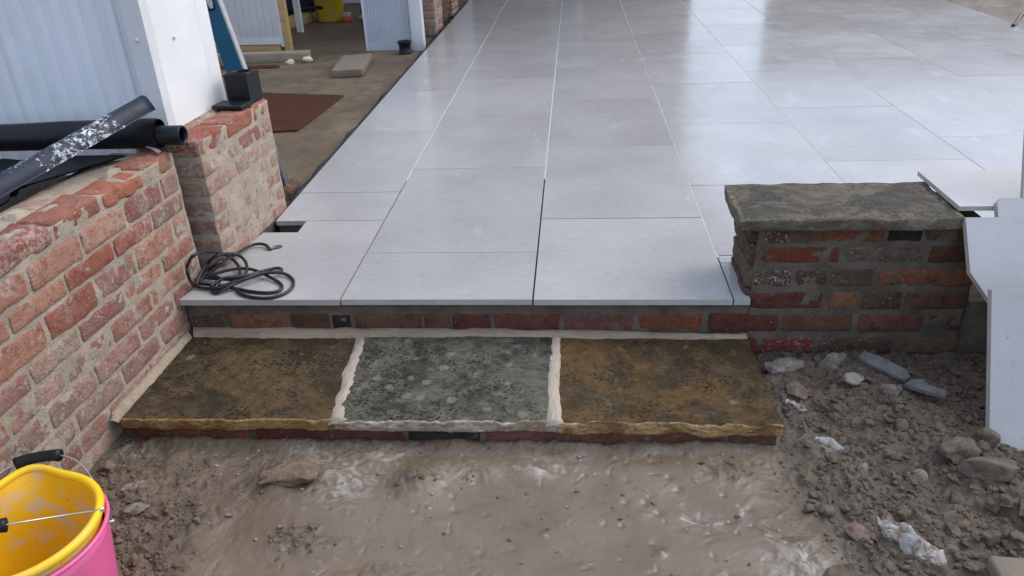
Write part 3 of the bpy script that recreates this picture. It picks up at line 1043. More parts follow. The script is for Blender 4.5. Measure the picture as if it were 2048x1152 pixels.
# mortar dabs left on the wall top
for k, (ua, ub, va, vb) in enumerate([(-0.38, -0.27, 0.05, 0.10), (-0.54, -0.45, 0.03, 0.09), (-0.08, 0.02, 0.06, 0.11), (-0.40, -0.31, 0.11, 0.17)]):
    nn = 14
    U, W = np.meshgrid(np.linspace(0, 1, nn), np.linspace(0, 1, nn))
    U, W = U.ravel(), W.ravel()
    P = np.stack([ua + (ub - ua) * U, va + (vb - va) * W, np.zeros_like(U)], 1)
    env = np.minimum(np.minimum(U, 1 - U), np.minimum(W, 1 - W)) * 4
    P[:, 2] = 0.4435 - ZB + 0.012 * np.clip(env, 0, 1) * (0.5 + fbm(P + k, 26, 3, 61)) - 0.006 - 0.016 * np.clip(1 - env, 0, 1)
    idx = np.arange(nn * nn).reshape(nn, nn)
    Fq = [tuple(q) for q in np.stack([idx[:-1, :-1], idx[:-1, 1:], idx[1:, 1:], idx[1:, :-1]], -1).reshape(-1, 4).tolist()]
    mesh_obj('mortar', P, Fq, M['mortar_wall'], wall)

# -- pier at the end of the garden wall
PA = R(2.9)
pier = thing('brick_pier', 'short pinkish brick pier smeared with mortar carrying the white shed corner', 'pier', (-0.468, 0.2, -0.26), LW_ROT)
pb = [0.449, 0.386, 0.315, 0.247, 0.178, 0.110, 0.042, -0.026]
pj_ = [[0.045, 0.24, 0.46, 0.60], [0.045, 0.13, 0.30, 0.50, 0.60], [0.045, 0.25, 0.46, 0.60], [0.045, 0.15, 0.35, 0.52, 0.60], [0.045, 0.25, 0.46, 0.60], [0.045, 0.15, 0.36, 0.52, 0.60], [0.045, 0.25, 0.46, 0.60]]
for c in range(7):
    zt, zb = pb[c] - 0.006, pb[c + 1] + 0.006
    for k, (a, b_) in enumerate(zip(pj_[c][:-1], pj_[c][1:])):
        mm = 'b_red' if (c == 0) else ('b_pier' if rb.random() < 0.75 else 'b_pink')
        brick(pier, a + 0.006 + (-0.012 if k == 0 else 0), b_ - 0.006, zb - ZB, zt - ZB + (0.004 if c == 0 else 0), rb.uniform(-0.001, 0.002), 0.10, M[mm], 1.3 if c == 0 else 0.9, r=0.006)
for c in range(7):      # return face bricks looking back along the wall
    zt, zb = pb[c] - 0.006, pb[c + 1] + 0.006
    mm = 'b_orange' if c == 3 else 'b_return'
    V, F, S = round_box(0.05, 0.12, zt - zb, 4, 7, 5, 0.006)
    V = V + 0.003 * np.stack([fbm(V + c * 3.1, 28, 3, 7 + i) for i in range(3)], 1)
    mesh_obj('brick', V, F, M[mm], pier, (0.045 + 0.0245, 0.106 + 0.06 - 0.055, (zt + zb) / 2 - ZB)) if False else None
    brick(pier, 0.033, 0.075, zb - ZB, zt - ZB, 0.106, 0.10, M[mm], 1.0)
mortar_face(pier, 0.040, 0.596, -0.04 + 0.0, 0.441 - ZB, 0.0015, 0.22, M['mortar_wall'], 9)
for k in range(4):      # rear leaf on top
    brick(pier, 0.05 + k * 0.135, 0.05 + k * 0.135 + 0.125, 0.392 - ZB, 0.444 - ZB + rb.uniform(-0.006, 0.004), 0.108, 0.10, M[rb.choice(['b_pale', 'b_pink', 'b_red'])], 1.6, r=0.009)

# -- broad right pier
rp = thing('brick_pier', 'squat dark brick pier under a mossy stone coping right of the step', 'pier', (1.27, 0.015, -0.30))
RZ = -0.30
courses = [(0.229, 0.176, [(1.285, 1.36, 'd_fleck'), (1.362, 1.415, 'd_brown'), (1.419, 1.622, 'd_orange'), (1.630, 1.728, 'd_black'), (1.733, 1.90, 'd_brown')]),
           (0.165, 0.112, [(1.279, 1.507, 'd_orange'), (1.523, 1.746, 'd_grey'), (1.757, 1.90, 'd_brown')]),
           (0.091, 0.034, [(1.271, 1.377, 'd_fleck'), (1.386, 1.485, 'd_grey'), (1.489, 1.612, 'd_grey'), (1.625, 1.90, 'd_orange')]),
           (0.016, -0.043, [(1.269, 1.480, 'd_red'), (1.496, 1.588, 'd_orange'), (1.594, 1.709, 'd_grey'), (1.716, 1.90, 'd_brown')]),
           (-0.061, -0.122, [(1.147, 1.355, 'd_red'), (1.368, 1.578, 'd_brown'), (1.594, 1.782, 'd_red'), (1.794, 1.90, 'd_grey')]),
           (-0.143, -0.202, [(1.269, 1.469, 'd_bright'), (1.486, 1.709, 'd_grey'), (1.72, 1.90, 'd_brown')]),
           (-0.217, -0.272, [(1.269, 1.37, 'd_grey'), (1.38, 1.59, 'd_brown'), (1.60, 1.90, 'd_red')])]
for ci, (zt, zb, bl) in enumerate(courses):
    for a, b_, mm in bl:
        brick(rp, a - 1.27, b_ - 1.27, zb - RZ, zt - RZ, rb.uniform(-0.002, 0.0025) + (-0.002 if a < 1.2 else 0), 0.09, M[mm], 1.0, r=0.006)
mortar_face(rp, -0.004, 0.627, 0.01, 0.236 - RZ, 0.003, 0.25, M['mortar_dark'], 13)
for ci in range(4):     # rough-pointed end of the pier over the paving
    zt, zb = courses[ci][0], courses[ci][1]
    V, F, S = round_box(0.05, 0.24, zt - zb + 0.006, 4, 14, 5, 0.006)
    V = V + 0.006 * np.stack([fbm(V + ci * 5.3, 22, 3, 17 + i) for i in range(3)], 1)
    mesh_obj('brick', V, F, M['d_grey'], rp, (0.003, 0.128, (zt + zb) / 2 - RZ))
# coping
V, F, S = round_box(0.618, 0.30, 0.040, 52, 26, 5, 0.006)
Q = V + 7.7
edge = sstep(0.80, 1.0, np.maximum(np.abs(V[:, 0]) / 0.309, np.abs(V[:, 1]) / 0.15))
V[:, 0] += edge * 0.010 * fbm(Q, 13, 3, 3) - 0.0 * V[:, 1]
V[:, 1] += edge * 0.008 * fbm(Q, 15, 3, 5)
V[:, 2] += 0.0035 * fbm(Q, 9, 4, 9) - (V[:, 2] > 0) * edge * 0.004 * (0.5 + fbm(Q, 20, 2, 8))
V[:, 0] += 0.03 * (V[:, 1] / 0.15 < -0.2) * 0
co_ = mesh_obj('coping_stone', V, F, M['flag_cap'], rp, (1.512 - 1.27, 0.128 - 0.015, 0.2475 - RZ))
at = co_.data.attributes.new('edge', 'FLOAT', 'POINT')
at.data.foreach_set('value', np.clip(edge * 0.6 + (V[:, 2] < 0.012) * 0.5, 0, 1).astype(np.float32))

# -- brick riser under the tile edge
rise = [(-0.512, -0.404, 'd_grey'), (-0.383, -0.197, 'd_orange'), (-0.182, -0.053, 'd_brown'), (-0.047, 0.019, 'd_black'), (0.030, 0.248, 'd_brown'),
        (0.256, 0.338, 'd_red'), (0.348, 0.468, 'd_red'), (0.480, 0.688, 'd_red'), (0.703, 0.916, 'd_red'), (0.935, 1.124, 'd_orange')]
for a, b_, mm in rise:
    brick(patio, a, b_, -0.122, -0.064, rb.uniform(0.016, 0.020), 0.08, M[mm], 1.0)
mortar_face(patio, -0.52, 1.262, -0.20, -0.021, 0.0215, 0.06, M['mortar_dark'], 19)

# ------------------------------------------------------------------ stone step
step = thing('stone_step', 'broad step of three old flagstones bedded in pale fresh mortar', 'step', (0.38, -0.22, -0.21))
SB = np.array([0.38, -0.22, -0.21])


def slab(corners, zt, zb, mats, seed, chip=1.0):
    """corners: back-left, back-right, front-right, front-left (x, y)"""
    nx, ny, nz = 190, 64, 10
    V, F, S = lattice(np.linspace(0, 1, nx), np.linspace(0, 1, ny), np.linspace(0, 1, nz))
    s, t, w = V[:, 0], V[:, 1], V[:, 2]          # t: 0 front, 1 back
    bl, br, fr, fl = [np.array(c) for c in corners]
    XY = (np.outer((1 - s) * t, bl) + np.outer(s * t, br) + np.outer(s * (1 - t), fr) + np.outer((1 - s) * (1 - t), fl))
    P = np.column_stack([XY, zb + (zt - zb) * w])
    Q = P + seed * 1.9
    P[:, 2] += (w > 0.99) * (0.0022 * fbm(Q, 12, 4, seed) + 0.0012 * fbm(Q, 50, 3, seed + 3))
    front = sstep(0.05, 0.0, t)
    q2 = Q.copy(); q2[:, 1] = 0
    E3 = np.column_stack([Q[:, 0], P[:, 2] * 1.6, np.zeros(len(Q))])
    chipn = fbm(E3, 14, 3, seed + 7) + 0.75 * (0.45 - np.abs(fbm(E3 * np.array([1, 0.6, 1]), 26, 3, seed + 8))) + 0.15 * fbm(E3, 95, 2, seed + 9)
    P[:, 1] += front * 0.009 * chip * chipn + front * 0.010 * np.maximum(0, 0.4 - w)
    P[:, 2] += front * (w > 0.6) * (-0.011 * chip) * np.clip(0.2 + fbm(q2, 20, 3, seed + 11) * 1.3, 0, 1)
    P[:, 2] += (w < 0.3) * front * 0.005 * fbm(q2, 10, 3, seed + 13)
    side = sstep(0.03, 0.0, np.minimum(s, 1 - s))
    P[:, 0] += side * 0.007 * fbm(Q, 15, 3, seed + 17)
    c = P.mean(0)
    o = mesh_obj('flagstone', P - c, F, mats, step, tuple(c - SB))
    ed = np.clip(sstep(0.035, 0.0, t) * 0.75 + (w < 0.93) * (t < 0.02) * 0.6, 0, 1)
    at = o.data.attributes.new('edge', 'FLOAT', 'POINT')
    at.data.foreach_set('value', ed.astype(np.float32))
    return o


slab([(-0.505, -0.006), (0.044, -0.008), (0.084, -0.448), (-0.512, -0.452)], -0.129, -0.163, M['flag_brown'], 1)
slab([(0.060, -0.006), (0.666, -0.006), (0.664, -0.446), (0.096, -0.450)], -0.127, -0.163, M['flag_grey'], 2)
slab([(0.682, -0.008), (1.262, -0.014), (1.272, -0.452), (0.690, -0.446)], -0.129, -0.168, M['flag_ochre'], 3, 1.3)


def ribbon(name, A, B, lift, seed, m, parent, base, n=90, cross=9, edge=0.006):
    """mortar band between two polylines A and B"""
    A, B = np.array(A, float), np.array(B, float)

    def res(P):
        d = np.r_[0, np.cumsum(np.linalg.norm(np.diff(P, axis=0), axis=1))]
        t = np.linspace(0, d[-1], n)
        return np.column_stack([np.interp(t, d, P[:, i]) for i in range(3)])
    A, B = res(A), res(B)
    side = (B - A) / (np.linalg.norm(B - A, axis=1)[:, None] + 1e-9)
    A = A - side * (edge * fbm(A + seed, 14, 3, seed))[:, None] - side * (edge * 0.6 * np.maximum(0, fbm(A + seed, 45, 2, seed + 1)))[:, None]
    B = B + side * (edge * fbm(B + seed, 14, 3, seed + 2))[:, None] + side * (edge * 0.6 * np.maximum(0, fbm(B + seed, 45, 2, seed + 3)))[:, None]
    V = []
    for k in range(cross):
        t = k / (cross - 1)
        P = A * (1 - t) + B * t
        e = math.sin(math.pi * t)
        P = P.copy()
        P[:, 2] += lift * (e ** 0.5) + 0.0032 * e * fbm(P * np.array([1, 1, 1]) + seed, 40, 3, seed + 5) - 0.0045 * (1 - e)
        V.append(P)
    V = np.stack(V, 1).reshape(-1, 3)
    idx = np.arange(n * cross).reshape(n, cross)
    Fq = [tuple(q) for q in np.stack([idx[:-1, :-1], idx[:-1, 1:], idx[1:, 1:], idx[1:, :-1]], -1).reshape(-1, 4).tolist()]
    return mesh_obj(name, V - np.array(base), Fq, m, parent)


Zs = -0.1275
ribbon('mortar', [(0.032, 0.004, Zs), (0.066, -0.440, Zs - 0.002), (0.068, -0.449, Zs - 0.014)], [(0.076, 0.004, Zs), (0.116, -0.440, Zs - 0.002), (0.118, -0.449, Zs - 0.014)], 0.0045, 3, M['mortar_joint'], step, SB, edge=0.008)
ribbon('mortar', [(0.660, 0.004, Zs), (0.652, -0.30, Zs), (0.658, -0.438, Zs - 0.002), (0.660, -0.446, Zs - 0.014)], [(0.690, 0.004, Zs), (0.696, -0.30, Zs), (0.702, -0.438, Zs - 0.002), (0.700, -0.446, Zs - 0.014)], 0.0045, 5, M['mortar_joint'], step, SB, edge=0.006)
ribbon('mortar', [(-0.512, 0.022, -0.110), (0.4, 0.022, -0.112), (0.8, 0.022, -0.118), (1.262, 0.014, -0.126)],
       [(-0.50, -0.020, -0.126), (0.02, -0.022, -0.126), (0.4, -0.014, -0.126), (1.262, -0.020, -0.126)], 0.004, 7, M['mortar_back'], step, SB, n=260, edge=0.008)
ribbon('mortar', [(-0.528, 0.0, -0.112), (-0.549, -0.43, -0.116), (-0.550, -0.455, -0.136)], [(-0.503, -0.02, -0.1265), (-0.506, -0.27, -0.1265), (-0.526, -0.452, -0.138)], 0.004, 9, M['mortar_new'], step, SB, edge=0.006)
for mx0, mx1 in ((0.050, 0.104), (0.655, 0.700)):
    V, F, S = round_box(mx1 - mx0, 0.43, 0.034, 8, 30, 4, 0.003)
    V += 0.003 * np.stack([fbm(V + mx0, 45, 3, 121 + i) for i in range(3)], 1)
    sh_ = 0.018 if mx0 < 0.3 else 0.0
    V[:, 0] += -sh_ * V[:, 1] / 0.215
    mesh_obj('mortar', V, F, M['mortar_joint'], step, ((mx0 + mx1) / 2 - SB[0] + 0.0, -0.226 - SB[1], -0.148 - SB[2]))
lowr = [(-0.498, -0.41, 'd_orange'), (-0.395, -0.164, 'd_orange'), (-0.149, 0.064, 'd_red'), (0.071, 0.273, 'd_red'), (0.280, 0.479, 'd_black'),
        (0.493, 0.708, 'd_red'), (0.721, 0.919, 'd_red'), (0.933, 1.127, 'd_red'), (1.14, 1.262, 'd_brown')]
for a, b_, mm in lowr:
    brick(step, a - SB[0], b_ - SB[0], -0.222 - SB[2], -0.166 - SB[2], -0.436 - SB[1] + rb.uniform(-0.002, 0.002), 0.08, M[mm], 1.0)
mortar_face(step, -0.50 - SB[0], 1.262 - SB[0], -0.28 - SB[2], -0.158 - SB[2], -0.4325 - SB[1], -0.02 - SB[1], M['mortar_dark'], 23)

# ------------------------------------------------------------------ outbuilding on the left
floor = mesh_obj('floor', *lattice(np.array([-5.0, -0.455]), np.array([0.36, 9.0]), np.array([-0.30, -0.06]))[:2], M['floor'], smooth=False)
tag(floor, 'dirty brown concrete floor of the open outbuilding', kind='structure')


def boxed(name, parent, x0, x1, z0, z1, yf, m, rib=0.031, depth=0.008, slope=0.0028, thick=0.03):
    prof = [(x0, yf)]
    x, up = x0 + rib, True
    while x < x1 - 0.3 * rib:
        ya, yb_ = (yf, yf + depth) if up else (yf + depth, yf)
        prof += [(x - slope, ya), (x + slope, yb_)]
        up = not up
        x += rib
    prof += [(x1, yf if up else yf + depth), (x1, yf + thick), (x0, yf + thick)]
    n = len(prof)
    V = [(p[0], p[1], z0) for p in prof] + [(p[0], p[1], z1) for p in prof]
    F = [(i, (i + 1) % n, (i + 1) % n + n, i + n) for i in range(n)]
    F += [tuple(range(n - 1, -1, -1)), tuple(range(n, 2 * n))]
    return mesh_obj(name, V, F, m, parent, smooth=False)


def ribbed(name, parent, x0, x1, z0, z1, yf, m, rib=0.038, groove=0.005, depth=0.004, thick=0.03):
    xs = [x0]
    x = x0 + rib
    prof = [(x0, yf)]
    while x < x1 - 0.3 * rib:
        prof += [(x - groove, yf), (x - groove * 0.3, yf + depth), (x + groove * 0.3, yf + depth), (x + groove, yf)]
        x += rib
    prof += [(x1, yf), (x1, yf + thick), (x0, yf + thick)]
    n = len(prof)
    V = [(p[0], p[1], z0) for p in prof] + [(p[0], p[1], z1) for p in prof]
    F = [(i, (i + 1) % n, (i + 1) % n + n, i + n) for i in range(n)]
    F += [tuple(range(n - 1, -1, -1)), tuple(range(n, 2 * n))]
    return mesh_obj(name, V, F, m, parent, smooth=False)


ob = thing('outbuilding', 'white clad outbuilding corner rising behind the brick pier', 'building', (-0.606, 0.345, -0.06))
OB = np.array([-0.606, 0.345, -0.06])
H0, H1 = 0.30 + 0.06, 2.4 + 0.06
x = -0.062
first = True
for k in range(7):
    w = 0.125 if k == 0 else 0.30
    boxed('cladding_board', ob, x - w + 0.0022, x - 0.0004, H0, H1, 0.010, M['clad'], rib=0.031)
    x -= w
# corner angle: a flange on each face
Vt, Ft = poly_solid([(-0.064, 0), (0.0, 0), (0.0, 0.05), (-0.004, 0.05), (-0.004, 0.004), (-0.064, 0.004)], (0, 0, H1), (1, 0, 0), (0, 1, 0), H1 - 0.50)
mesh_obj('corner_trim', Vt, Ft, M['white_trim'], ob, smooth=False)
# face towards the patio, square to the wall line
a = R(2.9)
dx, dy = math.sin(a), math.cos(a)
Vp, Fp = poly_solid([(0.052 * dx - 0.004, 0.052), (0.40 * dx - 0.004, 0.40), (0.40 * dx - 0.035, 0.40), (0.052 * dx - 0.035, 0.052)], (0, 0, H1), (1, 0, 0), (0, 1, 0), H1 - 0.505)
mesh_obj('face_panel', Vp, Fp, M['white'], ob, smooth=False)
Vp, Fp = poly_solid([(0.345 * dx - 0.0034, 0.345), (0.43 * dx - 0.0034, 0.43), (0.43 * dx - 0.06, 0.43), (0.345 * dx - 0.0044, 0.345)], (0, 0, H1), (1, 0, 0), (0, 1, 0), H1 - 0.508)
mesh_obj('edge_trim', Vp, Fp, M['white'], ob, smooth=False)
for sx, sy, sz, nx_, ny_ in ((-0.034, -0.001, 0.745 + 0.06, 0, -1), (0.0085, 0.16, 0.725 + 0.06, 1, 0)):
    V, F = rock_vf(0.006, 0.006, 0.006, 1, 2, 0.0)
    mesh_obj('screw', V, F, M['white_trim'], ob, (sx, sy, sz))
box('wall', -2.2, -0.07, 0.016, 0.05, -0.1, H0 + 0.01, M['mortar_dark'], ob)
box('wall', -2.2, -2.16, 0.05, 8.5, -0.1, H1, M['clad_grey'], ob) if False else None

# back wall of the outbuilding and cross partition with a doorway
bw = thing('rear_wall', 'dim grey rear wall of the back room', 'wall', (-2.2, 7.6, -0.06))
ribbed('cladding_board', bw, -2.6, 1.72, 0.0, 2.4, 0.0, M['clad_grey'], rib=0.3)
lw = thing('side_wall', 'plain grey side wall inside the outbuilding', 'wall', (-4.2, 4.0, -0.06))
box('panel', -0.05, 0.0, -3.6, 3.6, 0, 2.4, M['clad_grey'], lw)
shade_roof = thing('roof', 'unseen flat roof added to darken the back room', 'roof', (-2.3, 6.2, 2.36))  # out of view, added to keep light off the back room
box('deck', -2.0, 1.9, -1.5, 1.55, 0.0, 0.08, M['clad_grey'], shade_roof)

pl = thing('partition', 'ribbed grey partition panel with pine stud edge and bottom batten', 'partition', (-1.98, 4.62, -0.06), R(-3))
for k in range(2):
    ribbed('cladding_board', pl, -0.62 + k * 0.42, -0.62 + k * 0.42 + 0.418, 0.055, 2.3, 0.0, M['clad_grey'], rib=0.06, groove=0.006, depth=0.005)
box('edge_trim', 0.2165, 0.240, -0.006, 0.032, 0.035, 2.3, M['white_trim'], pl)
box('bottom_trim', -0.62, 0.216, -0.006, -0.0005, 0.055, 0.11, M['white_trim'], pl)
box('stud', 0.2405, 0.292, 0.0, 0.06, 0.0, 2.3, M['pine'], pl)
box('batten', -0.62, 0.20, 0.004, 0.05, 0.0, 0.05, M['pine'], pl)
box('lining_sheet', 0.268, 0.283, 0.5, 0.56, 0.01, 2.3, M['white'], pl) if False else None
ls = thing('lining_sheet', 'narrow white lining sheet standing behind the pine stud', 'panel', (-1.90, 5.55, -0.06), R(-12))
box('sheet', -0.045, 0.02, 0, 0.02, 0, 0.9, M['white'], ls)

pr = thing('partition', 'blue grey grooved partition beside the white post', 'partition', (-0.80, 4.50, -0.06), R(-1))
ribbed('cladding_board', pr, -0.185, 0.20, 0.062, 2.3, 0.0, M['clad_blue'], rib=0.026, groove=0.004, depth=0.004, thick=0.05)
box('bottom_trim', -0.185, 0.20, -0.004, 0.05, 0.0, 0.061, M['clad_blue'], pr)
box('edge_trim', -0.203, -0.1855, -0.002, 0.052, 0.0, 2.3, M['white_trim'], pr)
po = thing('white_post', 'white post with dark scuffs between partition and brick pier', 'post', (-0.548, 4.47, -0.06))
box('shaft', -0.05, 0.05, -0.045, 0.045, 0.0, 2.35, M['white'], po, r=0.006)

# far brick piers along the patio edge
for pi, (py, lab) in enumerate(((5.08, 'far brick pier with orange bricks next to the white post'), (6.15, 'farthest brick pier at the left edge of the patio'))):
    fp = thing('brick_pier', lab, 'pier', (-0.50, py, -0.06), LW_ROT, group='far brick piers along the patio')
    for c in range(9):
        z0 = 0.01 + c * 0.072
        for k in range(2):
            a0 = 0.0 + 0.165 * k
            brick(fp, a0, a0 + 0.155, z0, z0 + 0.06, 0.0, 0.10, M['b_pier'], 1.0)
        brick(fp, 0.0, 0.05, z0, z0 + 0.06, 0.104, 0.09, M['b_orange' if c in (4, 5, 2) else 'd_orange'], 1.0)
    mortar_face(fp, 0.006, 0.322, 0.0, 0.66, 0.004, 0.19, M['mortar_wall' if pi == 0 else 'mortar_dark'], 31 + pi, step=0.03)
fw = thing('brick_wall', 'low dark brick wall running on between the far piers', 'wall', (-0.56, 5.40, -0.06), LW_ROT)
for c in range(8):
    for k in range(4):
        a0 = 0.21 * k - (0.1 if c % 2 else 0)
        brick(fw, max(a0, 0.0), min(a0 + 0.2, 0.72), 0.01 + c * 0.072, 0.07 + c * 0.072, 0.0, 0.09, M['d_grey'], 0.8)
mortar_face(fw, 0.0, 0.72, 0.0, 0.575, 0.004, 0.18, M['mortar_dark'], 37, step=0.03)

# ------------------------------------------------------------------ things on the left wall
ro = thing('membrane_roll', 'rolled black plastic membrane lying across the wall top', 'roll', (-0.85, 0.172, 0.444))
th = np.linspace(0, 2 * math.pi * 2.4, 90)
rad = 0.044 - 0.0022 * th / (2 * math.pi) * 1.4
secs = np.linspace(-0.75, 0.306, 24)
V, F = [], []
for i, xs in enumerate(secs):
    for t, r_ in zip(th, rad):
        wob = 1 + 0.06 * math.sin(2 * t + xs * 4) + 0.03 * math.sin(3 * t - xs * 9) + 0.012 * math.sin(5 * t + xs * 21)
        V.append((xs, math.cos(t + 1.2) * r_ * wob, 0.047 + math.sin(t + 1.2) * r_ * wob + 0.004 * math.sin(xs * 5)))
n = len(th)
for i in range(len(secs) - 1):
    for k in range(n - 1):
        F.append((i * n + k, (i + 1) * n + k, (i + 1) * n + k + 1, i * n + k + 1))
mesh_obj('sheet', V, F, M['blackp'], ro)
prof = [(0.0325, -0.3), (0.0325, 0.374), (0.031, 0.378), (0.0275, 0.378), (0.0262, 0.366), (0.0262, -0.3)]
V, F = lathe_vf(prof, 36)
V = V[:, [2, 0, 1]] * np.array([1, 1, 0.92]) + np.array([0, 0, 0.043])
mesh_obj('core_tube', V, F, M['blackp'], ro)

# black sheet slumped behind the wall
nn = 40
U, W = np.meshgrid(np.linspace(0, 1, nn), np.linspace(0, 1, nn))
U, W = U.ravel(), W.ravel()
P = np.stack([0 * U, -0.50 + 0.60 * W, np.zeros_like(U)], 1)
P[:, 0] = -0.865 + (P[:, 1] + 0.375) * 0.604 - 0.045 - 0.55 * (1 - U)
P[:, 2] = 0.425 + 0.035 * fbm(P, 4, 3, 81) + 0.012 * np.abs(fbm(P, 14, 2, 83)) + 0.03 * W * (1 - U)
P[:, 2] = np.where(P[:, 0] > -0.80, np.maximum(P[:, 2], 0.450), P[:, 2])
idx = np.arange(nn * nn).reshape(nn, nn)
Fq = [tuple(q) for q in np.stack([idx[:-1, :-1], idx[:-1, 1:], idx[1:, 1:], idx[1:, :-1]], -1).reshape(-1, 4).tolist()]
P2 = P.copy(); P2[:, 2] -= 0.004
nV = len(P)
Fb = [tuple(i + nV for i in q[::-1]) for q in Fq]
sh = mesh_obj('plastic_sheet', np.vstack([P, P2]) - np.array([-1.0, -0.2, 0.42]), Fq + Fb, M['blackp'], None, (-1.0, -0.2, 0.42))
tag(sh, 'crumpled black plastic sheet slumped behind the wall top', 'sheet')

# half-round gutter length with paint splashes
g0, g1 = np.array([-0.865, -0.375, 0.430]), np.array([-0.548, 0.150, 0.582])
ax_ = (g1 - g0) / np.linalg.norm(g1 - g0)
sd_ = np.cross(ax_, (0, 0, 1)); sd_ /= np.linalg.norm(sd_)
up_ = np.cross(sd_, ax_)
gt = thing('gutter_length', 'black half round gutter length splashed with white paint', 'gutter', tuple(g0))


def shell(r0, r1, L, a0, a1, n=24, m=30, tear=0.0):
    V, F = [], []
    angs = np.linspace(a0, a1, n)
    for rr in (r1, r0):
        for j in range(m):
            for t in angs:
                s = L * j / (m - 1) + (tear * math.sin(t * 3.0 + 1) * (j / (m - 1)) ** 8)
                V.append(ax_ * s + (sd_ * math.sin(t) + up_ * math.cos(t)) * rr)
    o = n * m
    for j in range(m - 1):
        for k in range(n - 1):
            q = (j * n + k, j * n + k + 1, (j + 1) * n + k + 1, (j + 1) * n + k)
            F.append(q[::-1]); F.append(tuple(i + o for i in q))
    for j in range(m - 1):
        F.append((j * n, (j + 1) * n, (j + 1) * n + o, j * n + o))
        F.append((j * n + n - 1 + o, (j + 1) * n + n - 1 + o, (j + 1) * n + n - 1, j * n + n - 1))
    for k in range(n - 1):
        e = (m - 1) * n
        F.append((e + k, e + k + 1, e + k + 1 + o, e + k + o))
    return np.array(V), F


Lg = float(np.linalg.norm(g1 - g0))
V, F = shell(0.0345, 0.0375, Lg, R(-105), R(95), tear=0.002)
mesh_obj('channel', V, F, M['splat'], gt)
V, F = shell(0.0320, 0.0342, Lg - 0.004, R(-104), R(94))
mesh_obj('inner_face', V, F, M['gut_in'], gt)

st = thing('metal_strap', 'thin grey metal strap sticking out under the black roll', 'strap', (-0.63, 0.13, 0.447))
Ps = catmull([(-0.12, 0.03, 0.012), (-0.06, 0.035, 0.014), (0.0, 0.035, 0.016), (0.05, 0.02, 0.012), (0.105, -0.022, 0.006)], 6)
V, F = [], []
for p in Ps:
    V += [(p[0], p[1] - 0.009, p[2]), (p[0], p[1] + 0.009, p[2]), (p[0], p[1] + 0.009, p[2] + 0.002), (p[0], p[1] - 0.009, p[2] + 0.002)]
for i in range(len(Ps) - 1):
    for k in range(4):
        F.append((i * 4 + k, i * 4 + (k + 1) % 4, (i + 1) * 4 + (k + 1) % 4, (i + 1) * 4 + k))
mesh_obj('band', V, F, M['alu'], st)

# black square hopper on the pier
hp = thing('drain_hopper', 'black square plastic drain hopper with round socket on the pier top', 'hopper', (-0.498, 0.742, 0.452), R(-8))
V, F, _ = lattice(np.array([-0.045, 0.047]), np.array([-0.045, 0.045]), np.array([0.0, 0.098]))
F = [f for f, s in zip(F, lattice(np.array([-0.045, 0.047]), np.array([-0.045, 0.045]), np.array([0.0, 0.098]))[2]) if s != 5]
mesh_obj('body', V, F, M['blackp'], hp, smooth=False)
curve_plate('top_plate', [[(-0.047, -0.047), (0.049, -0.047), (0.049, 0.047), (-0.047, 0.047)], [(0.001 + 0.036 * math.cos(t), 0.036 * math.sin(t)) for t in np.linspace(0, -2 * math.pi, 32, endpoint=False)]], 0.098, 0.104, [M['blackp'], M['blackp']], hp)
V, F = lathe_vf([(0.036, 0.02), (0.036, 0.108), (0.040, 0.109), (0.0405, 0.104)], 32)
mesh_obj('socket', V, F, M['blackp'], hp, (0.001, 0, 0))
V, F = rock_vf(0.034, 0.034, 0.002, 3, 2, 0.0)
mesh_obj('socket_floor', V, F, M['gut_in'], hp, (0.001, 0, 0.03))
pt = thing('plastic_plate', 'flat black plastic plate lying in front of the square hopper', 'plate', (-0.508, 0.655, 0.451), R(-8))
box('slab', -0.062, 0.058, -0.052, 0.033, 0.0, 0.016, M['blackp'], pt, r=0.004)

# long blue spirit level leaning inside the opening
lv = thing('spirit_level', 'long blue spirit level with silver edge leaning inside the opening', 'level', (-0.605, 1.205, -0.058))
f0, f1 = np.array([0, 0, 0.0]), np.array([-0.335, 0.02, 1.78])
ea = (f1 - f0) / np.linalg.norm(f1 - f0)
ew = np.array([1.0, -0.15, 0]); ew = ew - ea * (ew @ ea); ew /= np.linalg.norm(ew)
Lv = 1.80
slot = [(-0.034, 0.80), (-0.004, 0.80), (0.003, 0.82), (0.003, 0.93), (-0.006, 0.945), (-0.034, 0.945), (-0.041, 0.93), (-0.041, 0.82)]


def level_part(name, outer, t0, t1, m, inner=None):
    cu = bpy.data.curves.new(name, 'CURVE')
    cu.dimensions = '2D'; cu.fill_mode = 'BOTH'; cu.extrude = (t1 - t0) / 2
    for pts in ([outer] + ([inner] if inner else [])):
        sp = cu.splines.new('POLY'); sp.points.add(len(pts) - 1)
        for p, q in zip(sp.points, pts):
            p.co = (q[0], q[1], 0, 1)
        sp.use_cyclic_u = True
    tmp = bpy.data.objects.new(name, cu); COL.objects.link(tmp)
    me = bpy.data.meshes.new_from_object(tmp.evaluated_get(bpy.context.evaluated_depsgraph_get()))
    bpy.data.objects.remove(tmp)
    me.materials.clear(); me.materials.append(m)
    en = np.cross(ew, ea)
    co = np.empty(len(me.vertices) * 3); me.vertices.foreach_get('co', co); co = co.reshape(-1, 3)
    P = np.outer(co[:, 0], ew) + np.outer(co[:, 1], ea) + np.outer(co[:, 2] + (t0 + t1) / 2, en)
    me.vertices.foreach_set('co', P.ravel()); me.update()
    o = bpy.data.objects.new(name, me); COL.objects.link(o); o.parent = lv
    return o


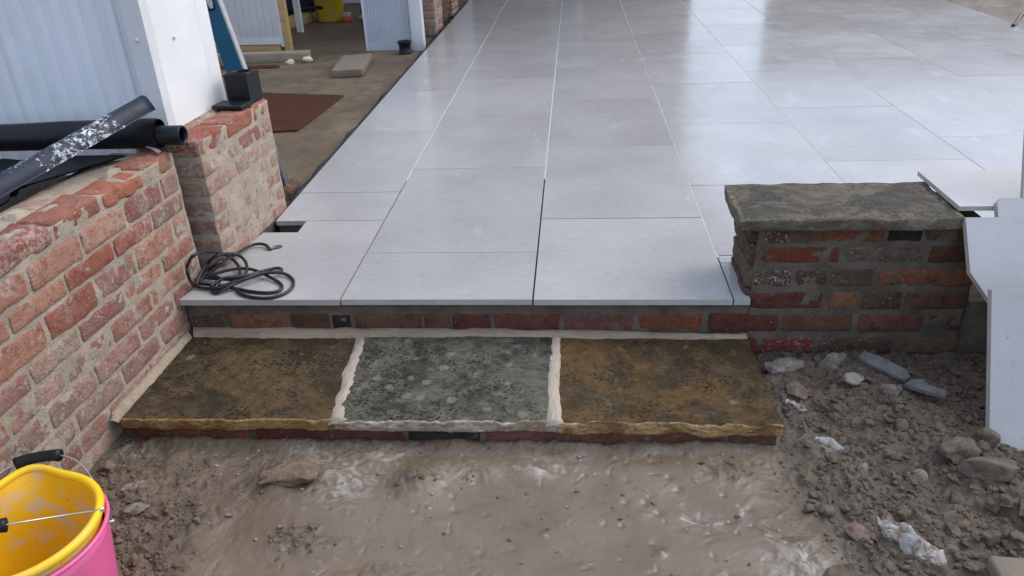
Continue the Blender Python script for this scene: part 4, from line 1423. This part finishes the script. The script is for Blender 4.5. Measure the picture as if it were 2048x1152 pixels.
level_part('body', [(-0.056, 0), (0.026, 0), (0.026, Lv), (-0.056, Lv)], -0.012, 0.012, M['blue'], slot)
level_part('edge_strip', [(0.0262, 0), (0.034, 0), (0.034, Lv), (0.0262, Lv)], -0.013, 0.013, M['alu'])
level_part('handle_lining', [((p[0] + 0.019) * 1.28 - 0.019, 0.872 + (p[1] - 0.872) * 1.12) for p in slot], -0.0132, 0.0132, M['blackp'], slot)

V, F = rock_vf(0.036, 0.05, 0.045, 12, 3, 0.4, 5)
bl = mesh_obj('broken_brick', V, F, M['b_return'], None, (-0.502, 1.06, -0.022))
tag(bl, 'broken brick lump at the foot of the spirit level', 'brick')

# ------------------------------------------------------------------ things on the outbuilding floor
FZ = -0.06
pv = thing('concrete_paver', 'square grey concrete paver lying on the brown floor', 'paver', (-0.932, 3.77, FZ), R(6.5))
V, F, S = round_box(0.225, 0.58, 0.055, 10, 14, 3, 0.006)
V += 0.004 * np.stack([fbm(V + 5, 12, 3, 91 + i) for i in range(3)], 1)
mesh_obj('slab', V, F, M['paver'], pv, (0, 0, 0.030))

nn = 34
U, W = np.meshgrid(np.linspace(0, 1, nn), np.linspace(0, 1, nn))
U, W = U.ravel(), W.ravel()
cn = [np.array(c) for c in [(-1.42, 2.02), (-0.825, 2.11), (-0.775, 2.91), (-1.42, 3.05)]]
P = np.outer((1 - U) * (1 - W), cn[0]) + np.outer(U * (1 - W), cn[1]) + np.outer(U * W, cn[2]) + np.outer((1 - U) * W, cn[3])
P = np.column_stack([P, 0.012 + 0.006 * fbm(np.column_stack([P, U * 0]), 5, 3, 95)])
P0 = P.copy(); P0[:, 2] = 0.001
idx = np.arange(nn * nn).reshape(nn, nn)
Fq = [tuple(q) for q in np.stack([idx[:-1, :-1], idx[:-1, 1:], idx[1:, 1:], idx[1:, :-1]], -1).reshape(-1, 4).tolist()]
rim = list(idx[0, :]) + list(idx[1:, -1]) + list(idx[-1, -2::-1]) + list(idx[-2:0:-1, 0])
nV = len(P)
Fs = [(int(rim[(i + 1) % len(rim)]), int(rim[i]), int(rim[i]) + nV, int(rim[(i + 1) % len(rim)]) + nV) for i in range(len(rim))]
dm = mesh_obj('door_mat', np.vstack([P, P0]) - np.array([-1.1, 2.5, 0]), Fq + Fs, M['mat'], None, (-1.1, 2.5, FZ))
tag(dm, 'rust brown coir mat lying flat on the outbuilding floor', 'mat')

for nm, lab, cx, cy, L, w, h, rz, mm in (
        ('timber_plank', 'thick weathered timber plank, the longest on the floor before the partition', -1.78, 4.14, 0.80, 0.10, 0.075, 0.03, 'plank'),
        ('timber_plank', 'thin dark brown plank in front of the weathered timber', -1.86, 3.90, 0.62, 0.05, 0.03, -0.02, 'plank_dark'),
        ('timber_plank', 'thin pale plank tucked under the ribbed partition', -1.95, 4.36, 0.55, 0.09, 0.03, 0.04, 'plank')):
    t = thing(nm, lab, 'plank', (cx, cy, FZ), rz)
    box('board', -L / 2, L / 2, -w / 2, w / 2, 0, h, M[mm], t, r=0.003)
for k, (cx, cy, s, lab) in enumerate(((-1.375, 4.075, 0.032, 'larger cream foam blob at the end of the plank'), (-1.50, 4.02, 0.025, 'smaller cream foam blob on the dark plank end'))):
    V, F = rock_vf(s * 1.3, s, s * 0.8, 40 + k, 2, 0.5)
    tag(mesh_obj('foam_blob', V, F, M['foam'], None, (cx, cy, FZ + s * 0.7)), lab, 'foam')

pc = thing('pipe_collar', 'short black plastic pipe collar standing by the white post', 'pipe', (-0.640, 4.33, FZ))
prof = [(0.052, 0.0), (0.052, 0.018), (0.047, 0.022), (0.047, 0.075), (0.050, 0.08), (0.055, 0.084), (0.056, 0.098), (0.0535, 0.102), (0.047, 0.102), (0.043, 0.09), (0.043, 0.0)]
V, F = lathe_vf(prof, 36)
mesh_obj('ring', V, F, M['blackp'], pc)

yb = thing('yellow_bin', 'tall yellow plastic bin in the back room', 'bin', (-1.80, 6.24, FZ))
prof = [(0.0, 0.0), (0.125, 0.0), (0.135, 0.012), (0.165, 0.36), (0.172, 0.362), (0.172, 0.38), (0.160, 0.38), (0.155, 0.36), (0.127, 0.02), (0.0, 0.015)]
V, F = lathe_vf(prof, 48)
mesh_obj('body', V, F, M['bin_yellow'], yb)
tb = thing('timber_block', 'short pale timber block on the floor left of the yellow bin', 'timber', (-2.09, 5.98, FZ), R(74))
box('block', -0.23, 0.23, -0.055, 0.055, 0, 0.10, M['pine'], tb, r=0.004)


def heap(name, label, cat, loc, blobs, m):
    parts = []
    for k, (x, y, z, sx, sy, sz) in enumerate(blobs):
        V, F = rock_vf(sx, sy, sz, int(abs(loc[0]) * 100) + k * 7, 3, 0.55)
        parts.append((V + np.array([x, y, z]), F))
    V, F = merge(parts)
    return tag(mesh_obj(name, V, F, m, None, loc), label, cat)


heap('tool_bag', 'dark tool bag heaped behind the timber block', 'bag', (-2.22, 6.40, FZ), [(0, 0, 0.08, 0.18, 0.16, 0.09), (0.14, 0.04, 0.14, 0.15, 0.1, 0.07), (-0.1, 0.05, 0.15, 0.13, 0.12, 0.08), (0.05, -0.1, 0.13, 0.12, 0.06, 0.03)], M['darkbag'])
dl = thing('power_tool', 'dark power tool with its nozzle pointing at the yellow bin', 'tool', (-2.08, 6.10, 0.055), R(8))
V, F = tube_vf(catmull([(-0.12, 0.05, 0.02), (0.0, 0.02, 0.03), (0.12, 0.0, 0.035), (0.22, -0.02, 0.035)], 5), np.linspace(0.035, 0.014, 16), 12)
mesh_obj('body', V, F, M['darkbag'], dl)
V, F = tube_vf([(0.205, -0.018, 0.035), (0.26, -0.028, 0.035)], 0.019, 12)
mesh_obj('nozzle', V, F, M['blackp'], dl)
heap('rubble_bag', 'blue crumpled bag at the back right of the yellow bin', 'bag', (-1.36, 6.42, FZ), [(0, 0, 0.08, 0.13, 0.12, 0.09), (0.1, 0.03, 0.17, 0.10, 0.08, 0.07), (0.17, 0.05, 0.25, 0.09, 0.06, 0.06)], M['bluesheet'])
op = thing('paint_tub', 'small orange tub with grey lid by the yellow bin', 'tub', (-1.60, 6.13, FZ))
V, F = lathe_vf([(0.0, 0.0), (0.040, 0.0), (0.044, 0.006), (0.046, 0.055), (0.0, 0.055)], 24)
mesh_obj('body', V, F, M['orange'], op)
V, F = lathe_vf([(0.047, 0.0555), (0.047, 0.085), (0.044, 0.09), (0.0, 0.09)], 24)
mesh_obj('lid', V, F, M['paper'], op)
heap('paper_sack', 'crumpled grey paper sack by the doorway edge', 'sack', (-1.32, 6.15, FZ), [(0, 0, 0.035, 0.13, 0.08, 0.035), (0.09, 0.06, 0.08, 0.09, 0.08, 0.06)], M['paper'])

# ------------------------------------------------------------------ coiled cable on the corner tile
def px_plane(px, py, axn, val):
    d = _f * FPX + _r2 * (px - 1024) - _u2 * (py - 576)
    t = (val - CAM[axn]) / d[axn]
    return CAM + t * d


def cable_pts(z5, z=0.006):
    out = []
    for k, q in enumerate(z5):
        X, Y = 340 + q[0] / 3.2, 420 + q[1] / 3.2
        zz_ = q[2] if len(q) > 2 else z
        p = px_plane(X, Y, 2, zz_)
        lim = (-0.508 if p[1] < 0.22 else -0.460) + 0.05 * p[1]
        if p[0] < lim:
            p = px_plane(X, Y, 0, lim)
        out.append(p)
    return np.array(out)


path = [(690, 240, -0.03), (664, 255, -0.008), (640, 250, 0.005), (612, 224, .010), (560, 217, .013), (500, 236, .012), (440, 272, .014), (380, 306, .02), (310, 340, .024), (245, 388, .022), (195, 440, .014), (165, 482, .008),
        (135, 462, .01), (112, 400, .02), (112, 350, .03), (150, 292, .035), (225, 266, .035), (310, 272, .03), (380, 302, .028), (430, 345, .024), (448, 400, .02), (430, 440, .017), (380, 470, .012), (300, 500, .008), (210, 498, .008),
        (172, 480, .012), (190, 420, .02), (240, 340, .026), (300, 292, .03), (370, 280, .032), (440, 290, .03), (485, 335, .024), (490, 390, .02), (460, 430, .018), (400, 445, .017), (300, 440, .016), (230, 432, .016),
        (260, 418, .02), (360, 388, .022), (460, 374, .022), (540, 385, .018), (630, 425, .012), (700, 465, .006), (716, 495, .006), (690, 520, .006), (620, 530, .006), (520, 522, .006), (430, 505, .008), (340, 490, .01), (250, 478, .011), (190, 468, .012),
        (210, 440, .016), (270, 425, .02), (320, 440, .021), (300, 480, .014), (275, 520, .007), (300, 530, .007), (350, 508, .014), (430, 466, .02), (520, 430, .022), (610, 405, .02), (690, 398, .016), (716, 384, .012), (690, 372, .010), (620, 384, .012), (520, 412, .02), (420, 430, .026), (340, 440, .026),
        (270, 480, .02), (290, 500, .016), (380, 478, .02), (480, 440, .026), (580, 408, .024), (680, 398, .018), (750, 415, .008), (788, 450, .006), (780, 495, .006), (730, 535, .006), (640, 562, .006), (540, 560, .006), (460, 540, .006), (425, 512, .008)]
cp = catmull(cable_pts(path), 7)
V, F = tube_vf(cp, 0.0054, 10)
cb = mesh_obj('cable', V - np.array([-0.4, 0.15, 0]), F, M['rubber'], None, (-0.4, 0.15, 0))
tag(cb, 'coiled black cable on the corner tile running from a small hole', 'cable')

hc = catmull([(4.12, 4.43, 0.006), (4.17, 4.50, 0.012), (4.28, 4.64, 0.055), (4.42, 4.72, 0.05), (4.7, 4.8, 0.0)], 8)
V, F = tube_vf(hc, 0.014, 10)
tag(mesh_obj('hose', V - np.array([4.2, 4.5, 0]), F, M['rubber'], None, (4.2, 4.5, 0)), 'dark hose end curling over the far right edge of the patio', 'hose')

# ------------------------------------------------------------------ leaning tiles on the right
def lean_tile(label, poly, origin, deg, th=0.02, rz=0.0, mm='tile_lean'):
    e = np.array([0, math.sin(R(deg)), math.cos(R(deg))])
    exv = np.array([math.cos(rz), math.sin(rz), 0.0])
    V, F = poly_solid(poly, (0, 0, 0), exv, e, -th)
    V = V - np.cross(exv, e) * th * 0
    o = mesh_obj('paving_tile', V, F, [M[mm], M['tile_edge']], None, origin, smooth=False, midx=[0, 0] + [1] * (len(F) - 2))
    bpy.context.view_layer.update()
    return tag(o, label, 'tile', 'loose paving tiles by the right pier')


e1 = 25.5
lean_tile('front loose tile leaning with its foot in the soil', [(0, -0.10), (0.6, -0.10), (0.6, 0.40), (0, 0.40)], (1.785, -0.437, -0.19), e1)
lean_tile('loose tile with a corner cut away leaning behind the front tile', [(0.035, -0.08), (0.62, -0.08), (0.62, 0.560), (0.0, 0.560), (0.0, 0.405), (0.052, 0.312)], (1.812, -0.345, -0.19), 37)
lean_tile('loose tile showing only its top edge behind the cut tile', [(0.0, -0.06), (0.6, -0.06), (0.6, 0.605), (0.012, 0.605), (0.0, 0.593)], (1.905, -0.325, -0.19), 36.5)
lean_tile('upright loose tile at the right edge of the picture', [(0.0, 0.0), (0.6, 0.0), (0.6, 0.88), (0.0, 0.88)], (1.973, 0.03, 0.302), 21.5, th=0.014)
V, F, S = round_box(0.6, 0.30, 0.014, 1, 1, 1, 0.0008)
o = mesh_obj('paving_tile', V, F, [M['tile_lean'], M['tile_edge']], None, (1.814 + 0.3, 0.175, 0.2755), smooth=False, midx=[1 if s < 4 else 0 for s in S])
tag(o, 'loose tile lying flat against the end of the coping stone', 'tile', 'loose paving tiles by the right pier')

# ------------------------------------------------------------------ buckets
BC = np.array([-0.345, -1.055, -0.215])


def bucket(name, label, r0, r1, h, z0, wall_m, rim_m, rim_r, spout, group):
    t = thing(name, label, 'bucket', tuple(BC + np.array([0, 0, z0])), 0.0, group)
    ns = 72

    def ring(r, z, k):
        A = np.linspace(0, 2 * math.pi, ns, endpoint=False)
        s = np.exp(-(((A - R(114) + math.pi) % (2 * math.pi) - math.pi) / 0.30) ** 2) * spout * k
        return np.column_stack([(r + 0.030 * s) * np.cos(A), (r + 0.030 * s) * np.sin(A), z + 0.006 * s])
    seq = [(r0 * 0.02, 0, 0), (r0, 0, 0), (r0 + 0.004, 0.006, 0)] + [(r0 + (r1 - r0) * q, h * q, max(0, (q - 0.6) / 0.4) ** 2) for q in np.linspace(0.08, 1, 10)]
    seq += [(r1 - 0.005, h - 0.001, 1)]
    seq += [(r0 - 0.005 + (r1 - r0) * q, h * q, max(0, (q - 0.6) / 0.4) ** 2) for q in np.linspace(0.98, 0.05, 10)] + [(r0 * 0.02, 0.01, 0)]
    V = np.concatenate([ring(*q) for q in seq])
    F = []
    for i in range(len(seq) - 1):
        for k in range(ns):
            k2 = (k + 1) % ns
            F.append((i * ns + k, i * ns + k2, (i + 1) * ns + k2, (i + 1) * ns + k))
    mesh_obj('body', V, F, wall_m, t)
    base = ring(r1, h, 1)
    V, F = [], []
    sides = 12
    for i in range(ns):
        d = base[i].copy(); d[2] = 0; d /= np.linalg.norm(d)
        for k in range(sides):
            a_ = 2 * math.pi * k / sides
            V.append(base[i] + d * math.cos(a_) * rim_r + np.array([0, 0, 1]) * math.sin(a_) * rim_r * 1.1)
    for i in range(ns):
        for k in range(sides):
            F.append((i * sides + k, ((i + 1) % ns) * sides + k, ((i + 1) % ns) * sides + (k + 1) % sides, i * sides + (k + 1) % sides))
    mesh_obj('rim', V, F, rim_m, t)
    return t


def bail(t, r, h, ang, plane_dir, reach, grip_m, wire=0.0019):
    """wire handle: pivots at +-ang on the rim, arch bowed along plane_dir"""
    a_ = np.array([math.cos(ang), math.sin(ang), 0.0])
    d = np.array(plane_dir, float)
    d = d - a_ * (d @ a_); d /= np.linalg.norm(d)
    c = np.array([0, 0, h])
    tt = np.linspace(-1, 1, 41)
    P = [c + a_ * r * (1.0 - 0.0) * x_ + d * reach * (1 - abs(x_) ** 2.6) for x_ in tt]
    V, F = tube_vf(P, wire, 8)
    wr = mesh_obj('wire_handle', V, F, M['steel'], t)
    hk = []
    for s in (-1, 1):
        e = c + a_ * (r * s)
        V, F = tube_vf([e - a_ * s * 0.012 - np.array([0, 0, 0.016]), e - a_ * s * 0.006, e + a_ * s * 0.012 + np.array([0, 0, 0.002])], 0.0032, 8)
        mesh_obj('hook', V, F, M['steel'], wr)
    G = [p for x_, p in zip(tt, P) if abs(x_) < 0.30]
    n_ = len(G)
    rr = 0.0115 + 0.0018 * np.abs(np.linspace(-1, 1, n_)) ** 2
    V, F = tube_vf(G, rr, 14)
    mesh_obj('grip', V, F, grip_m, wr)


pk = bucket('bucket', 'pink plastic bucket with a yellow bucket nested inside it', 0.122, 0.158, 0.262, 0.0, M['pink'], M['pink'], 0.004, 0.3, 'nested builders buckets')
bail(pk, 0.160, 0.255, R(18), (-0.06, 0.183, 0.05), 0.200, M['blackp'])
yk = bucket('bucket', 'muddy yellow plastic bucket sitting inside the pink bucket', 0.112, 0.150, 0.262, 0.024, M['yellow'], M['yellow_rim'], 0.0085, 0.9, 'nested builders buckets')
pd = CAM - (BC + np.array([0, 0, 0.29]))
bail(yk, 0.152, 0.268, R(17), pd / np.linalg.norm(pd) + np.array([0, 0, 0.03]), 0.12, M['blackp'])
heap('mortar_crumbs', 'dry mortar crumbs in the bottom of the yellow bucket', 'mortar', tuple(BC + np.array([0.02, -0.02, 0.034])), [(0.03, 0.0, 0.012, 0.05, 0.045, 0.02), (-0.03, 0.03, 0.01, 0.04, 0.05, 0.018), (0.06, 0.04, 0.012, 0.02, 0.02, 0.014)], M['clod'])

# ------------------------------------------------------------------ rubble, stones and scraps in the mud
rs = np.random.RandomState(77)
N = 60000
cx = rs.uniform(-0.58, 2.05, N)
cy = rs.uniform(-1.16, 0.0, N)
rub, lime, wet = masks(cx, cy)
clump = 0.5 + 0.5 * fbm(np.stack([cx, cy, cx * 0], 1), 8, 2, 97)
keep = rs.uniform(0, 1, N) < (rub ** 1.6 * clump * 0.60 + 0.005)
inside_step = (cy > -0.455) & (cx < 1.285)
inside_bucket = (cx - BC[0]) ** 2 + (cy - BC[1]) ** 2 < 0.13 ** 2
keep &= ~inside_step & ~inside_bucket & (cx > -0.53 + 0.05 * cy)
cx, cy, rub = cx[keep], cy[keep], rub[keep]
cz = ground_z(cx, cy)
parts_r, parts_l, parts_g = [], [], []
for i in range(len(cx)):
    s = 0.0026 * math.exp(rs.exponential(0.44)) if rub[i] > 0.3 else rs.uniform(0.002, 0.005)
    s = min(s, 0.015)
    if cx[i] < 0.2:
        s = min(s, 0.010)
    V, F = rock_vf(s * rs.uniform(0.8, 1.5), s * rs.uniform(0.8, 1.3), s * rs.uniform(0.5, 0.9), i + 1, 1 if s < 0.006 else 2, 0.75, 0 if s < 0.006 else 2)
    V = rot3(V, rs.uniform(-0.6, 0.6), rs.uniform(-0.6, 0.6), rs.uniform(0, 6.3)) + np.array([cx[i], cy[i], cz[i] + 0.08 * s])
    (parts_g if (rub[i] < 0.25 and i % 3) else parts_l if cx[i] < 0.3 else parts_r).append((V, F))
V, F = merge(parts_r)
tag(mesh_obj('soil_clods', V, F, M['clod'], None, smooth=True), 'crumbly grey brown soil clods heaped by the right pier', kind='stuff')
V, F = merge(parts_g)
tag(mesh_obj('grit', V, F, M['stone_pale'], None, smooth=True), 'pale grit scattered over the smooth wet mud', kind='stuff')
V, F = merge(parts_l)
tag(mesh_obj('soil_crumbs', V, F, M['clod_brown'], None, smooth=True), 'brown gravelly soil crumbs beside the bucket', kind='stuff')


def stone(label, x, y, sx, sy, sz, mm, seed, rz=0.0, facets=5, rough=0.3, sink=0.35, name='stone', tilt=(0, 0), cat='stone'):
    V, F = rock_vf(sx, sy, sz, seed, 3, rough, facets)
    V = rot3(V, tilt[0], tilt[1], rz)
    o = mesh_obj(name, V, F, M[mm], None, (x, y, gz(x, y) + sz * (1 - 2 * sink)), smooth=True)
    return tag(o, label, cat)


stone('pale round stone below the slate piece in the rubble', 1.540, -0.160, 0.034, 0.028, 0.020, 'stone_pale', 201)
stone('reddish stone at the right end of the step', 1.372, -0.205, 0.030, 0.034, 0.028, 'stone_pink', 202, 0.4)
stone('crinkled pale lump of plastic film beside the step back corner', 1.352, -0.098, 0.058, 0.036, 0.024, 'stone_grey', 203, 0.2, 0, 0.5, name='film_lump', cat='film')
stone('jagged pale mortar lump leaning at the pier foot', 1.515, -0.060, 0.052, 0.034, 0.034, 'stone_grey', 204, 0.5, 6, 0.45, name='mortar_lump', cat='mortar')
stone('grey stone under the lower end of the slate', 1.640, -0.200, 0.040, 0.026, 0.020, 'stone_grey', 205, -0.3)
stone('rounded soil clod against the foot of the front loose tile', 1.772, -0.452, 0.030, 0.026, 0.026, 'clod', 206, 0.2, 3, 0.45, name='soil_clod', cat='clod')
stone('big brown clod beside the flat brick', 1.690, -0.500, 0.050, 0.036, 0.030, 'clod', 207, 0.5, 4, 0.5, name='soil_clod', cat='clod')
stone('small rounded grey pebble in the middle of the rubble', 1.585, -0.545, 0.020, 0.019, 0.016, 'stone_grey', 208, 0.0, 0, 0.15)
stone('mid grey angular stone left of the round pebble', 1.455, -0.525, 0.022, 0.019, 0.015, 'stone_grey', 209, 0.6)
stone('flat lumpy mud cake with a broken lip in front of the step', 0.005, -0.618, 0.082, 0.042, 0.020, 'clod_brown', 210, 0.35, 5, 0.5, 0.36, name='mud_cake', cat='clod')
stone('smooth muddy flat stone close to the bucket', -0.338, -0.738, 0.032, 0.020, 0.012, 'stone_grey', 211, 0.3)
stone('white chip of mortar between bucket and step', -0.398, -0.640, 0.030, 0.014, 0.008, 'stone_pale', 212, 0.55, 4, 0.35, name='mortar_chip', cat='chip')
stone('tiny white pebble before the mud cake', 0.036, -0.769, 0.009, 0.008, 0.008, 'stone_pale', 213)
stone('small white oval pebble left of the mud cake', -0.106, -0.730, 0.012, 0.006, 0.006, 'stone_pale', 214, 0.1)
stone('small clod by the foot of the brick wall', -0.505, -0.575, 0.022, 0.018, 0.018, 'stone_pink', 215)
stone('pale chip lying under the step front', 0.752, -0.484, 0.012, 0.007, 0.007, 'stone_pale', 218, 0.7)
stone('flat brown brick half buried at the right edge', 1.742, -0.560, 0.085, 0.030, 0.030, 'clod', 219, -0.12, 6, 0.22, 0.3, name='half_brick', cat='brick')
stone('grey chunk at the right edge below the half brick', 1.765, -0.700, 0.040, 0.036, 0.030, 'clod', 220, 0.3, 5, 0.4, name='soil_clod', cat='clod')
stone('reddish lump near the scrap of white film', 1.37, -0.745, 0.032, 0.028, 0.020, 'stone_pink', 221, 0.2, 4, 0.4)
stone('dark clod at the bottom edge beside the lime lump', 1.30, -0.885, 0.045, 0.035, 0.022, 'clod', 222, 0.2, 4, 0.45, name='soil_clod', cat='clod')

# slate, film scraps, corner slab
sx0, sy0 = 1.66, -0.15
sl_ = thing('slate_piece', 'long blue grey slate piece lying across the rubble', 'slate', (1.668, -0.145, gz(1.668, -0.145) + 0.020), R(-47))
for k, (poly, off, tl) in enumerate((([(-0.112, -0.020), (-0.05, -0.022), (0.03, -0.019), (0.034, 0.002), (0.012, 0.021), (-0.07, 0.024), (-0.115, 0.016)], (0, 0, 0.004), 0.20),
                                 ([(0.020, -0.030), (0.06, -0.026), (0.125, -0.012), (0.112, 0.014), (0.07, 0.010), (0.045, 0.024), (0.022, 0.004)], (0.018, -0.004, -0.004), 0.06))):
    V, F = poly_solid(poly, (0, 0, 0), (1, 0, 0), (0, 1, 0), 0.011)
    V = rot3(V, tl, 0.06 - 0.1 * k, 0) + np.array(off)
    mesh_obj('flake', V, F, M['slate'], sl_, smooth=False)



def film(label, x, y, L, w, rz, seed, h=0.02):
    nn = 26
    U, W = np.meshgrid(np.linspace(-1, 1, nn), np.linspace(-1, 1, nn))
    U, W = U.ravel(), W.ravel()
    wid = 1 - 0.55 * np.abs(U) ** 1.5 + 0.4 * fbm(np.stack([U * 2, U * 0, U * 0], 1), 1.5, 2, seed)
    P = np.stack([U * L, W * w * wid + 0.25 * w * np.sin(U * 3 + seed), U * 0], 1)
    c_, s_ = math.cos(rz), math.sin(rz)
    P[:, :2] = P[:, :2] @ np.array([[c_, s_], [-s_, c_]])
    g = ground_z(P[:, 0] + x, P[:, 1] + y)
    P[:, 2] = g + 0.004 + h * np.maximum(0, 1 - W ** 2) * np.maximum(0, 0.4 + np.abs(fbm(P + seed, 24, 3, seed))) * (1 - np.abs(U) ** 3) - 0.006 * (np.maximum(np.abs(U), np.abs(W)) > 0.97)
    idx = np.arange(nn * nn).reshape(nn, nn)
    Fq = [tuple(q) for q in np.stack([idx[:-1, :-1], idx[:-1, 1:], idx[1:, 1:], idx[1:, :-1]], -1).reshape(-1, 4).tolist()]
    z0 = gz(x, y)
    P[:, 2] -= z0
    return tag(mesh_obj('film_scrap', P, Fq, M['film'], None, (x, y, z0)), label, 'film')


film('crumpled white film scrap, the largest in the lower right mud', 1.478, -0.765, 0.085, 0.034, R(-62), 5, 0.03)
film('small white film scrap right of the step front', 1.405, -0.425, 0.045, 0.016, R(-32), 9, 0.012)
film('thin white film strip at the step end', 1.352, -0.262, 0.035, 0.012, R(-50), 11, 0.012)
cs = thing('concrete_slab', 'smooth brown grey slab corner at the bottom right edge', 'slab', (1.78, -0.92, gz(1.70, -0.9) - 0.01), R(-4))
V, F, S = round_box(0.36, 0.14, 0.05, 14, 8, 3, 0.008)
V += 0.004 * np.stack([fbm(V + 8, 14, 3, 111 + i) for i in range(3)], 1)
mesh_obj('block', V, F, M['paver'], cs, (0.0, 0, 0.02))

# ------------------------------------------------------------------ house and fence beyond the patio: out of frame, seen as soft bands in the wet tiles
hs = thing('house', 'brick house beyond the patio seen mirrored in the wet tiles', 'house', (-2.4, 12.0, 0.0))
box('wall', -4.5, 5.1, 0.0, 6.0, -0.3, 3.7, M['house_brick'], hs)
V, F = poly_solid([(-4.8, 3.6), (5.4, 3.6), (5.4, 3.75), (-4.8, 3.75)], (0, -0.3, 0), (1, 0, 0), (0, 0, 1), -6.6)
mesh_obj('eaves', V, F, M['white_trim'], hs, smooth=False)
Vr = np.array([(-4.8, -0.3, 3.76), (5.4, -0.3, 3.76), (5.4, 6.3, 3.76), (-4.8, 6.3, 3.76), (-4.0, 3, 5.6), (4.6, 3, 5.6)])
mesh_obj('roof', Vr, [(0, 1, 5, 4), (1, 2, 5), (2, 3, 4, 5), (3, 0, 4), (3, 2, 1, 0)], M['roof'], hs, smooth=False)
for wx, ww, z0, z1 in ((-3.2, 1.4, 1.0, 2.2), (0.3, 1.6, 0.9, 2.2), (3.0, 0.5, 0.1, 2.2)):
    w = box('window', wx - ww / 2, wx + ww / 2, -0.04, 0.02, z0, z1, M['white'], hs)
    box('pane', -ww / 2 + 0.07, ww / 2 - 0.07, -0.045, -0.031, -(z1 - z0) / 2 + 0.07, (z1 - z0) / 2 - 0.07, M['pane'], w)
fe = thing('fence', 'tall timber fence beyond the right half of the patio', 'fence', (3.95, 12.0, 0.0))
for k in range(46):
    box('board', k * 0.155, k * 0.155 + 0.15, 0.0, 0.02, 0.0, 2.1 + 0.02 * (k % 3), M['fence'], fe)
